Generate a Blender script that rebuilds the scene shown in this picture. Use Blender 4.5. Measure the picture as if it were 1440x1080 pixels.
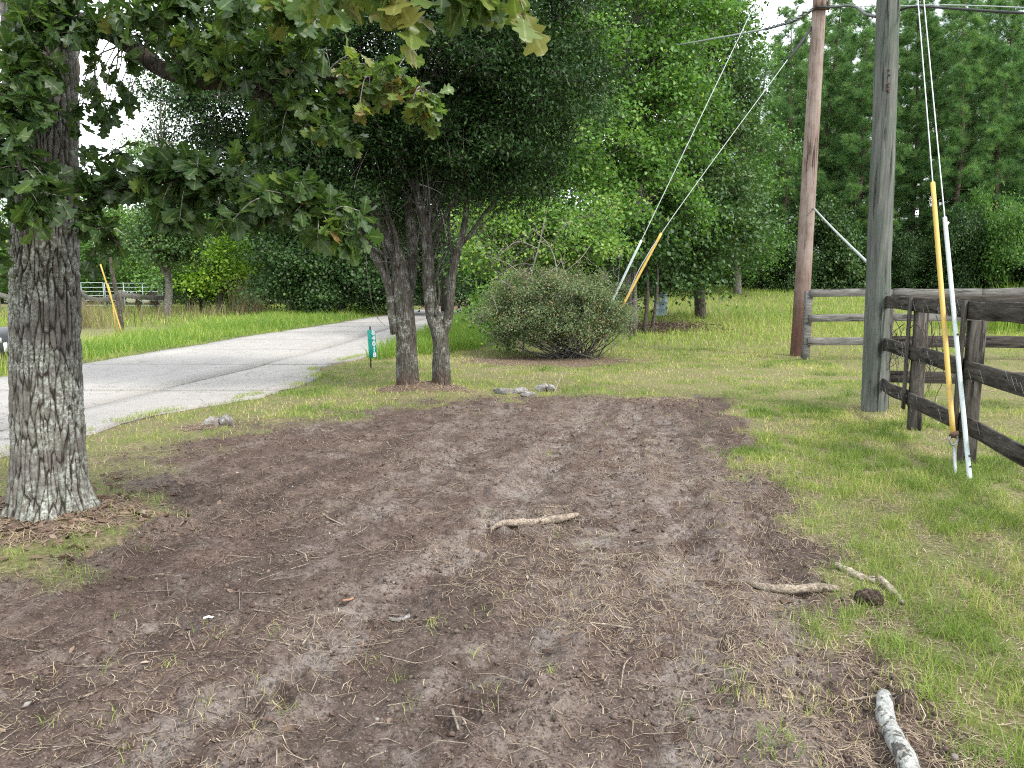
import bpy, math
import numpy as np
from mathutils import Matrix, Vector

for o in list(bpy.data.objects):
    bpy.data.objects.remove(o, do_unlink=True)
scene = bpy.context.scene
COL = scene.collection
rng = np.random.default_rng(11)

# ------------------------------------------------------------------ camera
CAM_H, FOC, PITCH = 1.5, 1040.0, math.radians(7.23)
cam_data = bpy.data.cameras.new('camera')
cam = bpy.data.objects.new('camera', cam_data)
COL.objects.link(cam)
cam.location = (0, 0, CAM_H)
cam.rotation_euler = (math.pi / 2 - PITCH, 0, 0)
cam_data.sensor_fit = 'HORIZONTAL'
cam_data.sensor_width = 36
cam_data.lens = 36 * FOC / 1440
cam_data.clip_start = 0.05
cam_data.clip_end = 1500
scene.camera = cam

# ------------------------------------------------------------------ sky, sun, exposure
SUN_EL, SUN_AZ = math.radians(46), math.radians(128)      # azimuth clockwise from +Y
world = bpy.data.worlds.new('World')
scene.world = world
world.use_nodes = True
wt = world.node_tree
wt.nodes.clear()
w_out = wt.nodes.new('ShaderNodeOutputWorld')
w_bg = wt.nodes.new('ShaderNodeBackground')
w_sky = wt.nodes.new('ShaderNodeTexSky')
w_sky.sky_type = 'NISHITA'
w_sky.sun_disc = False
w_sky.sun_elevation = SUN_EL
w_sky.sun_rotation = SUN_AZ
w_sky.dust_density = 2.0
w_sky.air_density = 1.0
w_sky.ozone_density = 1.0
w_tc = wt.nodes.new('ShaderNodeTexCoord')
w_no = wt.nodes.new('ShaderNodeTexNoise')
w_no.inputs['Scale'].default_value = 3.0
w_no.inputs['Detail'].default_value = 6
w_cr = wt.nodes.new('ShaderNodeValToRGB')
w_cr.color_ramp.elements[0].position = 0.35
w_cr.color_ramp.elements[0].color = (0.5, 0.5, 0.5, 1)
w_cr.color_ramp.elements[1].position = 0.58
w_cr.color_ramp.elements[1].color = (1, 1, 1, 1)
w_mx = wt.nodes.new('ShaderNodeMix')
w_mx.data_type = 'RGBA'
w_mx.inputs[7].default_value = (8.6, 9.0, 9.4, 1)         # bright thin cloud
wt.links.new(w_tc.outputs['Generated'], w_no.inputs['Vector'])
wt.links.new(w_no.outputs['Fac'], w_cr.inputs['Fac'])
wt.links.new(w_cr.outputs['Color'], w_mx.inputs[0])
wt.links.new(w_sky.outputs['Color'], w_mx.inputs[6])
wt.links.new(w_mx.outputs[2], w_bg.inputs['Color'])
wt.links.new(w_bg.outputs['Background'], w_out.inputs['Surface'])
w_bg.inputs['Strength'].default_value = 0.14

sun_data = bpy.data.lights.new('sun', 'SUN')
sun_data.energy = 2.0
sun_data.angle = math.radians(12)
sun_data.color = (1.0, 0.96, 0.9)
sun = bpy.data.objects.new('sun', sun_data)
COL.objects.link(sun)
sdir = Vector((math.sin(SUN_AZ) * math.cos(SUN_EL), math.cos(SUN_AZ) * math.cos(SUN_EL), math.sin(SUN_EL)))
sun.rotation_euler = sdir.to_track_quat('Z', 'Y').to_euler()
sun.location = (10, -10, 30)

scene.view_settings.view_transform = 'Standard'
scene.view_settings.look = 'None'
scene.view_settings.exposure = 1.18
scene.view_settings.gamma = 1
scene.view_settings.use_curve_mapping = False
scene.render.engine = 'CYCLES'
scene.cycles.max_bounces = 6
scene.cycles.diffuse_bounces = 3
scene.cycles.glossy_bounces = 2
scene.cycles.transmission_bounces = 4
scene.cycles.use_denoising = False
scene.cycles.filter_width = 1.15

# ------------------------------------------------------------------ numpy helpers
_perm = np.random.default_rng(3).permutation(4096).astype(np.int64)
_rand = np.random.default_rng(4).random(4096)


def _h(ix, iy, s=0):
    return _rand[_perm[(_perm[(ix + 57 * s) & 4095] + iy) & 4095]]


def vnoise(x, y, s=0):
    x = np.asarray(x, float); y = np.asarray(y, float)
    ix = np.floor(x).astype(np.int64); iy = np.floor(y).astype(np.int64)
    fx = x - ix; fy = y - iy
    fx = fx * fx * (3 - 2 * fx); fy = fy * fy * (3 - 2 * fy)
    a = _h(ix, iy, s); b = _h(ix + 1, iy, s); c = _h(ix, iy + 1, s); d = _h(ix + 1, iy + 1, s)
    return (a + (b - a) * fx) * (1 - fy) + (c + (d - c) * fx) * fy


def fbm(x, y, octv=4, s=0):
    v = 0; a = 0.5; t = 0
    for k in range(octv):
        v = v + a * vnoise(np.asarray(x) * 2 ** k + 17.3 * k, np.asarray(y) * 2 ** k + 9.1 * k, s + k)
        t += a; a *= 0.5
    return v / t


def worley(u, v, wrap=None, s=0):
    iu = np.floor(u).astype(np.int64); iv = np.floor(v).astype(np.int64)
    f1 = np.full(u.shape, 9.0); f2 = np.full(u.shape, 9.0); cid = np.zeros(u.shape)
    for du in (-1, 0, 1):
        for dv in (-1, 0, 1):
            cu = iu + du; cv = iv + dv
            hu = cu % wrap if wrap else cu
            px = cu + _h(hu, cv, s); py = cv + _h(hu, cv, s + 7)
            d = np.hypot(u - px, v - py)
            n1 = d < f1
            f2 = np.where(n1, f1, np.minimum(f2, d))
            cid = np.where(n1, _h(hu, cv, s + 13), cid)
            f1 = np.where(n1, d, f1)
    return f1, f2, cid


def sstep(a, b, x):
    t = np.clip((np.asarray(x, float) - a) / (b - a), 0, 1)
    return t * t * (3 - 2 * t)


def nrm(v):
    v = np.asarray(v, float)
    return v / np.maximum(np.linalg.norm(v, axis=-1, keepdims=True), 1e-9)


def polyline_dist(x, y, pts):
    """distance to a polyline and arc length of the nearest point"""
    best = np.full(np.shape(x), 1e9); arc = np.zeros(np.shape(x)); acc = 0
    for (ax, ay), (bx, by) in zip(pts[:-1], pts[1:]):
        L2 = (bx - ax) ** 2 + (by - ay) ** 2
        t = np.clip(((x - ax) * (bx - ax) + (y - ay) * (by - ay)) / L2, 0, 1)
        d = np.hypot(x - ax - t * (bx - ax), y - ay - t * (by - ay))
        arc = np.where(d < best, acc + t * math.sqrt(L2), arc)
        best = np.minimum(best, d)
        acc += math.sqrt(L2)
    return best, arc


def poly_sdf(x, y, pts):
    """signed distance to a polygon, positive inside"""
    x = np.asarray(x, float); y = np.asarray(y, float)
    inside = np.zeros(x.shape, bool)
    n = len(pts)
    for i in range(n):
        (ax, ay), (bx, by) = pts[i], pts[(i + 1) % n]
        c = ((ay > y) != (by > y)) & (x < (bx - ax) * (y - ay) / (by - ay + 1e-12) + ax)
        inside ^= c
    d, _ = polyline_dist(x, y, list(pts) + [pts[0]])
    return np.where(inside, d, -d)


# ------------------------------------------------------------------ mesh helpers
class MB:
    def __init__(self):
        self.V = []; self.F = []; self.n = 0; self.A = {}

    def add(self, V, F, **attrs):
        V = np.asarray(V, float).reshape(-1, 3)
        Fs = F if isinstance(F, (list, tuple)) and len(F) and getattr(F[0], 'ndim', 0) == 2 else [np.asarray(F)]
        for f in Fs:
            self.F.append(np.asarray(f, np.int64) + self.n)
        for k in set(self.A) | set(attrs):
            lst = self.A.setdefault(k, [])
            have = sum(len(a) for a in lst)
            if have < self.n:
                lst.append(np.zeros(self.n - have))
            if k in attrs:
                lst.append(np.broadcast_to(np.asarray(attrs[k], float), (len(V),)))
            else:
                lst.append(np.zeros(len(V)))
        self.V.append(V); self.n += len(V)
        return self

    def mesh(self, name, mat=None, smooth=False, offset=(0, 0, 0)):
        me = bpy.data.meshes.new(name)
        V = np.concatenate(self.V) - np.asarray(offset, float)
        me.vertices.add(len(V))
        me.vertices.foreach_set('co', V.astype(np.float32).ravel())
        ks = [f.shape[1] for f in self.F]
        nl = sum(f.size for f in self.F); npoly = sum(len(f) for f in self.F)
        me.loops.add(nl); me.polygons.add(npoly)
        me.loops.foreach_set('vertex_index', np.concatenate([f.ravel() for f in self.F]).astype(np.int32))
        tot = np.concatenate([np.full(len(f), k) for f, k in zip(self.F, ks)])
        start = np.concatenate([[0], np.cumsum(tot)[:-1]])
        me.polygons.foreach_set('loop_start', start.astype(np.int32))
        if smooth:
            me.polygons.foreach_set('use_smooth', np.ones(npoly, bool))
        for k, lst in self.A.items():
            at = me.attributes.new(k, 'FLOAT', 'POINT')
            at.data.foreach_set('value', np.concatenate(lst).astype(np.float32))
        me.update(calc_edges=True)
        if mat:
            me.materials.append(mat)
        return me


def link(name, me, parent=None):
    o = bpy.data.objects.new(name, me)
    COL.objects.link(o)
    if parent is not None:
        o.parent = parent
    return o


def tag(o, label=None, cat=None, group=None, kind=None):
    if label: o['label'] = label
    if cat: o['category'] = cat
    if group: o['group'] = group
    if kind: o['kind'] = kind
    return o


def thing(name, base, label, cat, group=None):
    o = bpy.data.objects.new(name, None)
    o.empty_display_size = 0.1
    COL.objects.link(o)
    o.location = base
    return tag(o, label, cat, group)


def part(name, mb, mat, parent, smooth=False, kind=None, origin=None):
    """mb is in world coordinates; the part's mesh is stored relative to its thing"""
    off = parent.location if parent.parent is None else parent.parent.location
    o = link(name, mb.mesh(name, mat, smooth, tuple(off)), parent)
    if kind: o['kind'] = kind
    return o


def single(name, mb, mat, base, label, cat, group=None, smooth=False):
    o = link(name, mb.mesh(name, mat, smooth, base))
    o.location = base
    return tag(o, label, cat, group)


def copy_tree(src, loc, rotz=0.0, scale=1.0, parent=None):
    c = src.copy()
    COL.objects.link(c)
    if parent is None:
        c.location = loc; c.rotation_euler = (0, 0, rotz); c.scale = (scale, scale, scale)
    else:
        c.parent = parent
    for ch in list(src.children):
        copy_tree(ch, None, parent=c)
    return c


def catmull(P, n):
    P = np.asarray(P, float)
    if len(P) < 3:
        t = np.linspace(0, 1, n)[:, None]
        return P[0] * (1 - t) + P[-1] * t
    Q = np.vstack([2 * P[0] - P[1], P, 2 * P[-1] - P[-2]])
    seg = len(P) - 1
    u = np.linspace(0, seg - 1e-9, n); i = u.astype(int); t = (u - i)[:, None]
    p0, p1, p2, p3 = Q[i], Q[i + 1], Q[i + 2], Q[i + 3]
    return 0.5 * ((2 * p1) + (-p0 + p2) * t + (2 * p0 - 5 * p1 + 4 * p2 - p3) * t ** 2 + (-p0 + 3 * p1 - 3 * p2 + p3) * t ** 3)


def frames(P):
    T = nrm(np.gradient(P, axis=0))
    ref = np.array([0, 0, 1.0]) if abs(T[0][2]) < 0.9 else np.array([1.0, 0, 0])
    N = np.zeros_like(P)
    n = nrm(ref - T[0] * (ref @ T[0]))
    for i in range(len(P)):
        n = nrm(n - T[i] * (n @ T[i])); N[i] = n
    return T, N, np.cross(T, N)


def tube(P, R, sides=8, n=None, wob=0.0, seed=0, cap=True, elong=1.0):
    """swept tube through control points; returns V, faces"""
    P = np.asarray(P, float); R = np.broadcast_to(np.asarray(R, float), (len(P),))
    if n is None: n = max(2, len(P))
    Pn = catmull(P, n)
    Rn = np.interp(np.linspace(0, len(P) - 1, n), np.arange(len(P)), R)
    T, N, B = frames(Pn)
    a = np.linspace(0, 2 * np.pi, sides, endpoint=False)
    rad = Rn[:, None] * np.ones((1, sides))
    if wob:
        ii, jj = np.meshgrid(np.arange(n), np.arange(sides), indexing='ij')
        rad = rad * (1 + wob * (fbm(ii * 0.35 + seed * 3.1, np.abs((jj / sides * 2) % 2 - 1) * 4 + seed, 3) - 0.5) * 2)
    V = Pn[:, None, :] + rad[..., None] * (np.cos(a)[None, :, None] * N[:, None, :] + elong * np.sin(a)[None, :, None] * B[:, None, :])
    V = V.reshape(-1, 3)
    i = np.arange(n - 1)[:, None] * sides; j = np.arange(sides)[None, :]; j2 = (j + 1) % sides
    F = np.stack([i + j, i + j2, i + sides + j2, i + sides + j], -1).reshape(-1, 4)
    if cap:
        V = np.vstack([V, Pn[0], Pn[-1]])
        c0, c1 = n * sides, n * sides + 1
        jj = np.arange(sides); j3 = (jj + 1) % sides
        F0 = np.stack([np.full(sides, c0), j3, jj], -1)
        F1 = np.stack([np.full(sides, c1), (n - 1) * sides + jj, (n - 1) * sides + j3], -1)
        return V, [F, np.vstack([F0, F1])]
    return V, [F]


def cones(p0, p1, r0, r1, sides=3):
    """many straight tapering sticks at once"""
    p0 = np.asarray(p0, float).reshape(-1, 3); p1 = np.asarray(p1, float).reshape(-1, 3); m = len(p0)
    r0 = np.broadcast_to(r0, (m,)); r1 = np.broadcast_to(r1, (m,))
    T = nrm(p1 - p0)
    ref = np.where(np.abs(T[:, 2:3]) < 0.9, [[0, 0, 1.0]], [[1.0, 0, 0]])
    N = nrm(np.cross(T, ref)); B = np.cross(T, N)
    a = np.linspace(0, 2 * np.pi, sides, endpoint=False)
    ring = np.cos(a)[None, :, None] * N[:, None] + np.sin(a)[None, :, None] * B[:, None]
    V = np.concatenate([p0[:, None] + r0[:, None, None] * ring, p1[:, None] + r1[:, None, None] * ring], 1).reshape(-1, 3)
    j = np.arange(sides); j2 = (j + 1) % sides
    f = np.stack([j, j2, sides + j2, sides + j], -1)
    F = (np.arange(m)[:, None, None] * 2 * sides + f[None]).reshape(-1, 4)
    return V, [F]


def box(cx, cy, cz, sx, sy, sz, rz=0.0, R=None, bev=0.0):
    v = np.array([[x, y, z] for z in (-.5, .5) for y in (-.5, .5) for x in (-.5, .5)]) * [sx, sy, sz]
    if R is None:
        c, s = math.cos(rz), math.sin(rz)
        R = np.array([[c, -s, 0], [s, c, 0], [0, 0, 1]])
    V = v @ np.asarray(R).T + [cx, cy, cz]
    F = np.array([[0, 2, 3, 1], [4, 5, 7, 6], [0, 1, 5, 4], [2, 6, 7, 3], [0, 4, 6, 2], [1, 3, 7, 5]])
    return V, F


def plank(a, b, w, t, up=(0, 0, 1), n=6, sag=0.0, warp=0.004, seed=0, bev=0.006):
    """a sawn board from a to b, w across (along up), t thick, bevelled, slightly warped"""
    a = np.asarray(a, float); b = np.asarray(b, float)
    T = nrm(b - a); up = nrm(np.asarray(up, float) - T * np.dot(up, T)); S = np.cross(T, up)
    hw, ht = w / 2, t / 2
    prof = np.array([[-hw, -ht + bev], [-hw, ht - bev], [-hw + bev, ht], [hw - bev, ht], [hw, ht - bev], [hw, -ht + bev], [hw - bev, -ht], [-hw + bev, -ht]])
    u = np.linspace(0, 1, n)
    C = a[None] + (b - a)[None] * u[:, None]
    C[:, 2] -= sag * 4 * u * (1 - u)
    C = C + S[None] * ((vnoise(u * 3 + seed * 7.7, u * 0 + seed) - .5) * 2 * warp)[:, None] + up[None] * ((vnoise(u * 3 + seed * 3.3, u * 0 + seed + 9) - .5) * 2 * warp)[:, None]
    V = (C[:, None] + prof[None, :, 0:1] * up + prof[None, :, 1:2] * S).reshape(-1, 3)
    k = 8
    i = np.arange(n - 1)[:, None] * k; j = np.arange(k)[None]; j2 = (j + 1) % k
    F = np.stack([i + j, i + j2, i + k + j2, i + k + j], -1).reshape(-1, 4)
    cap = np.array([list(range(k))[::-1], [(n - 1) * k + q for q in range(k)]])
    return V, [F, cap]


def scatter(tv, tf, pos, R, size):
    """copies of a template: pos (m,3), R (m,3,3), size (m,) or (m,3)"""
    tv = np.asarray(tv, float); m = len(pos); size = np.asarray(size, float)
    if size.ndim == 0: size = np.full(m, size)
    sc = size[:, None, None] * tv[None] if size.ndim == 1 else size[:, None, :] * tv[None]
    V = np.einsum('mij,mkj->mki', R, sc) + np.asarray(pos)[:, None]
    tfs = tf if isinstance(tf, list) else [tf]
    F = [(np.arange(m)[:, None, None] * len(tv) + np.asarray(f)[None]).reshape(-1, np.asarray(f).shape[1]) for f in tfs]
    return V.reshape(-1, 3), F


def basis(axis, normal):
    """columns: side, axis, normal"""
    a = nrm(axis); s = nrm(np.cross(a, normal)); n = np.cross(s, a)
    return np.stack([s, a, n], -1)


def rvec(m, r=None):
    r = r or rng
    return nrm(r.normal(size=(m, 3)))


# ------------------------------------------------------------------ picture geometry and terrain
def ray(px, py):
    x = (px - 720) / FOC; u = -(py - 540) / FOC
    return np.array([x, math.cos(PITCH) + u * math.sin(PITCH), -math.sin(PITCH) + u * math.cos(PITCH)])


def P(px, py, Y):
    """the point of the place seen at a pixel of the photograph, Y metres ahead"""
    d = ray(px, py)
    return np.array([0, 0, CAM_H]) + d * (Y / d[1])


def rise(x, y):
    return 1.75 * sstep(18, 54, y) * sstep(-1.5, 6, x)


def G(px, py):
    """where the sight line meets the ground"""
    d = ray(px, py); o = np.array([0, 0, CAM_H]); t = 1.0
    last = t
    while t < 130:
        p = o + d * t
        if p[2] < rise(p[0], p[1]):
            lo, hi = last, t
            for _ in range(30):
                m = (lo + hi) / 2; q = o + d * m
                if q[2] < rise(q[0], q[1]): hi = m
                else: lo = m
            return o + d * hi
        last = t; t += 0.25
    return o + d * t


def W(px, py):
    g = G(px, py); return (g[0], g[1])


def px_of(p):
    """pixel of a point, for picking what shows largest"""
    p = np.asarray(p, float) - [0, 0, CAM_H]
    f = p[..., 1] * math.cos(PITCH) - p[..., 2] * math.sin(PITCH)
    u = p[..., 1] * math.sin(PITCH) + p[..., 2] * math.cos(PITCH)
    f = np.where(f < 0.01, 1e-6, f)
    return 720 + FOC * p[..., 0] / f, 540 - FOC * u / f, f


SOIL = [W(*q) for q in [(-400, 1075), (-160, 860), (60, 800), (215, 775), (265, 725), (150, 690), (250, 630), (330, 605), (450, 592), (560, 575), (660, 563),
                        (760, 557), (900, 557), (1010, 560), (1045, 590), (1055, 640), (1085, 700), (1130, 755), (1180, 820), (1210, 890), (1235, 960), (1300, 1079)]] + \
       [(1.3, 1.0), (1.1, -6), (-6, -6)]
TRACKS = [([W(*q) for q in [(180, 1070), (380, 965), (520, 880), (640, 795), (740, 690), (800, 610), (830, 565)]], 0.17, 0.8),
          ([W(*q) for q in [(520, 1078), (660, 980), (790, 850), (850, 740), (880, 640), (900, 570)]], 0.16, 0.7),
          ([W(*q) for q in [(960, 1078), (965, 900), (965, 760), (950, 660), (930, 590)]], 0.17, 0.9),
          ([W(*q) for q in [(-60, 990), (200, 890), (400, 790), (560, 700), (680, 620), (720, 575)]], 0.16, 0.6),
          ([W(*q) for q in [(1120, 950), (1090, 800), (1040, 690), (1000, 620)]], 0.14, 0.6)]
TREAD = [W(380, 965) + (.30,), W(610, 985) + (.25,), W(1000, 760) + (.4,), W(850, 620) + (.9,), W(965, 900) + (.3,), W(700, 740) + (.5,), W(1080, 740) + (.4,)]
ROAD_FAR = [(-8.75, 1.0), (-8.75, 8), (-8.75, 15), (-8.5, 23), (-7.95, 34), (-7.55, 49), (-7.4, 66), (-6.5, 90)]
ROAD_NEAR = [(-4.75, 1.0), (-4.6, 6.6), (-4.44, 7.7), (-4.2, 8.9), (-3.65, 10.2), (-3.3, 11.4), (-3.25, 12.6), (-3.75, 14.2), (-3.3, 17), (-2.95, 22), (-2.85, 34), (-2.75, 49), (-2.4, 66), (-1.4, 90)]
ROAD_MID = [(-5.55, 1.0), (-5.4, 9), (-5.25, 11), (-4.95, 14), (-4.75, 20), (-4.65, 34), (-4.6, 49), (-4.5, 66), (-3.6, 90)]


def rx(line, y):
    a = np.array(line); return np.interp(y, a[:, 1], a[:, 0])


OAK = np.array([P(66, 735, 4.82)[0], 4.82, 0.0])
TW_A = G(573, 551); TW_B = G(621, 551)
TW_A[2] = 0; TW_B[2] = 0
BUSH = G(800, 503)


def soil_mask(x, y):
    s = poly_sdf(x, y, SOIL)
    e = (fbm(np.asarray(x) * 2.2, np.asarray(y) * 2.2, 4, 21) - 0.5)
    f = fbm(np.asarray(x) * 9, np.asarray(y) * 9, 3, 22) - .5
    wd = .5 * sstep(-.3, -1.6, x) * sstep(4.5, 6, y)          # the left edge fades out into thin, torn grass
    return sstep(-0.2 - wd, 0.2 + wd * .4, s + e * (1.1 + wd) + f * (.35 + wd))


def road_mask(x, y):
    return (x > rx(ROAD_FAR, y)) & (x < rx(ROAD_NEAR, y)) & (y < 90)


def mulch_mask(x, y):
    b1 = 1 - np.hypot((x - G(775, 508)[0]) / 2.15, (y - 15.7) / 1.15)
    g2 = G(930, 462)
    b2 = 1 - np.hypot((x - g2[0]) / 1.7, (y - g2[1]) / 1.6)
    b3 = 1 - np.hypot((x - OAK[0]) / 0.75, (y - OAK[1] + 0.1) / 0.6)
    b4 = 1 - np.hypot((x - (TW_A[0] + TW_B[0]) / 2) / 0.75, (y - TW_A[1]) / 0.38)
    g5 = G(285, 600); b5 = .55 - np.hypot((x - g5[0]) / 0.6, (y - g5[1]) / 0.45)
    g6 = G(930, 563); b6 = .7 - np.hypot((x - g6[0]) / 1.0, (y - g6[1]) / 0.25)
    b7 = np.where(y > 50, 1 - np.hypot((x + 4.8) / 4.5, (y - 66) / 14), -1)
    b1 = np.maximum(b1, b7)
    m = np.maximum(np.maximum(np.maximum(b1, b2), np.maximum(b3, b4)), np.maximum(b5, b6)) + (fbm(x * 3, y * 3, 3, 5) - .5) * 0.5
    return sstep(-0.05, 0.25, m)


def streak(x, y):
    """long drag marks of the machine that cleared the strip, lengthwise along its run"""
    ac = x * .968 - y * .25; al = x * .25 + y * .968
    ac = ac + (fbm(x * .7, y * .7, 2, 141) - .5) * .5
    return .62 * fbm(ac * 3.4 + 3, al * .32, 2, 142) + .38 * fbm(ac * 9, al * .9, 3, 143)


def relief(x, y, soil):
    """small relief of the ground, metres"""
    z = (fbm(x * 0.8, y * 0.8, 3, 1) - .5) * 0.05 + (fbm(x * 4, y * 4, 3, 2) - .5) * 0.018
    n1 = fbm(x * 7, y * 7, 4, 31) - .5
    n2 = fbm(x * 22, y * 22, 3, 32) - .5
    s = n1 * 0.06 + n2 * 0.034 + np.clip(fbm(x * 13, y * 13, 2, 33) - .60, 0, 1) * 0.12
    s = s + (streak(x, y) - .5) * .06
    for k, (tr, w, amt) in enumerate(TRACKS):
        d, a = polyline_dist(x, y, tr)
        env = np.exp(-(d / w) ** 4)
        s = s * (1 - .6 * env * amt)
        patch = sstep(0.36, 0.5, fbm(x * 1.3 + 5 * k, y * 1.3, 3, 40 + k)) * amt
        for zx, zy, zr in TREAD:
            patch = np.maximum(patch, 1.5 * np.exp(-(((x - zx) ** 2 + (y - zy) ** 2) / zr ** 2) ** 2))
        lug = np.sin(2 * np.pi * (a / 0.115 + d * 3.0) + 3 * (fbm(x * 5, y * 5, 2, 50) - .5))
        s = s - env * 0.024 * amt + env * patch * np.clip(lug, -0.3, 0.75) * 0.030 + np.exp(-((d - w * 1.25) / 0.05) ** 2) * 0.014 * amt
    z = z + s * soil - 0.012 * soil
    z = z + 0.07 * np.exp(-(((x - OAK[0]) / 0.55) ** 2 + ((y - OAK[1]) / 0.55) ** 2))
    for t in (TW_A, TW_B):
        z = z + 0.12 * np.exp(-(((x - t[0]) / 0.42) ** 2 + ((y - t[1]) / 0.35) ** 2))
    return z


def road_bed(x, y):
    e = np.minimum(x - rx(ROAD_FAR, y), rx(ROAD_NEAR, y) - x)
    return np.where(y < 57, sstep(-0.02, 0.12, e), 0.0)


def gz(x, y):
    x = np.asarray(x, float); y = np.asarray(y, float)
    rb = road_bed(x, y)
    return rise(x, y) + relief(x, y, soil_mask(x, y)) * (1 - rb) - 0.035 * rb


def gp(x, y, dz=0.0):
    return np.array([x, y, float(gz(np.array([x]), np.array([y]))[0]) + dz])
# ------------------------------------------------------------------ materials
class N:
    """small node-tree writer"""
    def __init__(self, name):
        self.m = bpy.data.materials.new(name)
        self.m.use_nodes = True
        self.t = self.m.node_tree
        self.t.nodes.clear()
        self.out = self.t.nodes.new('ShaderNodeOutputMaterial')
        self.tc = None

    def node(self, typ, **kw):
        n = self.t.nodes.new(typ)
        for k, v in kw.items(): setattr(n, k, v)
        return n

    def ln(self, a, b): self.t.links.new(a, b)

    def put(self, sock, v):
        if hasattr(v, 'is_output') or isinstance(v, bpy.types.NodeSocket): self.ln(v, sock)
        elif isinstance(v, (tuple, list)): sock.default_value = tuple(v) + ((1,) if len(v) == 3 and len(sock.default_value) == 4 else ())
        else: sock.default_value = v

    def coord(self, scale=(1, 1, 1), kind='Object'):
        if self.tc is None: self.tc = self.node('ShaderNodeTexCoord')
        mp = self.node('ShaderNodeMapping')
        mp.inputs['Scale'].default_value = scale
        self.ln(self.tc.outputs[kind], mp.inputs['Vector'])
        return mp.outputs['Vector']

    def noise(self, scale, detail=4, rough=0.6, vec=None, dist=0.0):
        n = self.node('ShaderNodeTexNoise')
        n.inputs['Scale'].default_value = scale; n.inputs['Detail'].default_value = detail
        n.inputs['Roughness'].default_value = rough; n.inputs['Distortion'].default_value = dist
        self.ln(vec if vec is not None else self.coord(), n.inputs['Vector'])
        return n.outputs['Fac']

    def vor(self, scale, vec=None, feature='F1', out='Distance', rand=1.0):
        n = self.node('ShaderNodeTexVoronoi', feature=feature)
        n.inputs['Scale'].default_value = scale; n.inputs['Randomness'].default_value = rand
        self.ln(vec if vec is not None else self.coord(), n.inputs['Vector'])
        return n.outputs[out]

    def attr(self, name, out='Fac'):
        n = self.node('ShaderNodeAttribute'); n.attribute_name = name
        return n.outputs[out]

    def ramp(self, fac, stops):
        n = self.node('ShaderNodeValToRGB')
        cr = n.color_ramp
        while len(cr.elements) < len(stops): cr.elements.new(0.5)
        for e, (p, c) in zip(cr.elements, stops):
            e.position = p
            e.color = (c, c, c, 1) if not isinstance(c, (tuple, list)) else tuple(c) + (1,)
        self.put(n.inputs['Fac'], fac)
        return n.outputs['Color']

    def mix(self, fac, a, b, blend='MIX'):
        n = self.node('ShaderNodeMix', data_type='RGBA', blend_type=blend)
        self.put(n.inputs[0], fac); self.put(n.inputs[6], a); self.put(n.inputs[7], b)
        return n.outputs[2]

    def math(self, op, a, b=0.5, c=0.0, clamp=False):
        n = self.node('ShaderNodeMath', operation=op, use_clamp=clamp)
        self.put(n.inputs[0], a); self.put(n.inputs[1], b); self.put(n.inputs[2], c)
        return n.outputs[0]

    def bump(self, h, strength=0.5, dist=0.01, normal=None):
        n = self.node('ShaderNodeBump')
        n.inputs['Strength'].default_value = strength; n.inputs['Distance'].default_value = dist
        self.put(n.inputs['Height'], h)
        if normal is not None: self.ln(normal, n.inputs['Normal'])
        return n.outputs['Normal']

    def bsdf(self, color, rough=0.8, normal=None, spec=0.3, metal=0.0, **kw):
        b = self.node('ShaderNodeBsdfPrincipled')
        self.put(b.inputs['Base Color'], color); self.put(b.inputs['Roughness'], rough)
        self.put(b.inputs['Specular IOR Level'], spec); self.put(b.inputs['Metallic'], metal)
        for k, v in kw.items(): self.put(b.inputs[k], v)
        if normal is not None: self.ln(normal, b.inputs['Normal'])
        return b.outputs['BSDF']

    def finish(self, shader):
        self.ln(shader, self.out.inputs['Surface'])
        return self.m


def leaf_mat(name, stops, transl=0.35, rough=0.5, spec=0.35, rib=False, noise=0.0, vein=40):
    n = N(name)
    t = n.attr('tint')
    c = n.ramp(t, stops)
    if rib:
        r = n.attr('rib')
        c = n.mix(n.ramp(r, [(0.86, 0.0), (0.97, 0.55)]), c, n.mix(0.5, c, (0.5, 0.52, 0.25)))
        blot = n.noise(vein, 4, 0.6)
        c = n.mix(n.ramp(blot, [(0.45, 0.0), (0.75, 0.5)]), c, n.mix(0.6, c, (0.12, 0.10, 0.03)))
    b = n.bsdf(c, rough, None, spec)
    tr = n.node('ShaderNodeBsdfTranslucent')
    n.ln(n.mix(1.0, c, (1.15, 1.2, 0.7), 'MULTIPLY'), tr.inputs['Color'])
    mx = n.node('ShaderNodeMixShader')
    mx.inputs[0].default_value = transl
    n.ln(b, mx.inputs[1]); n.ln(tr.outputs[0], mx.inputs[2])
    return n.finish(mx.outputs[0])


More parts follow.
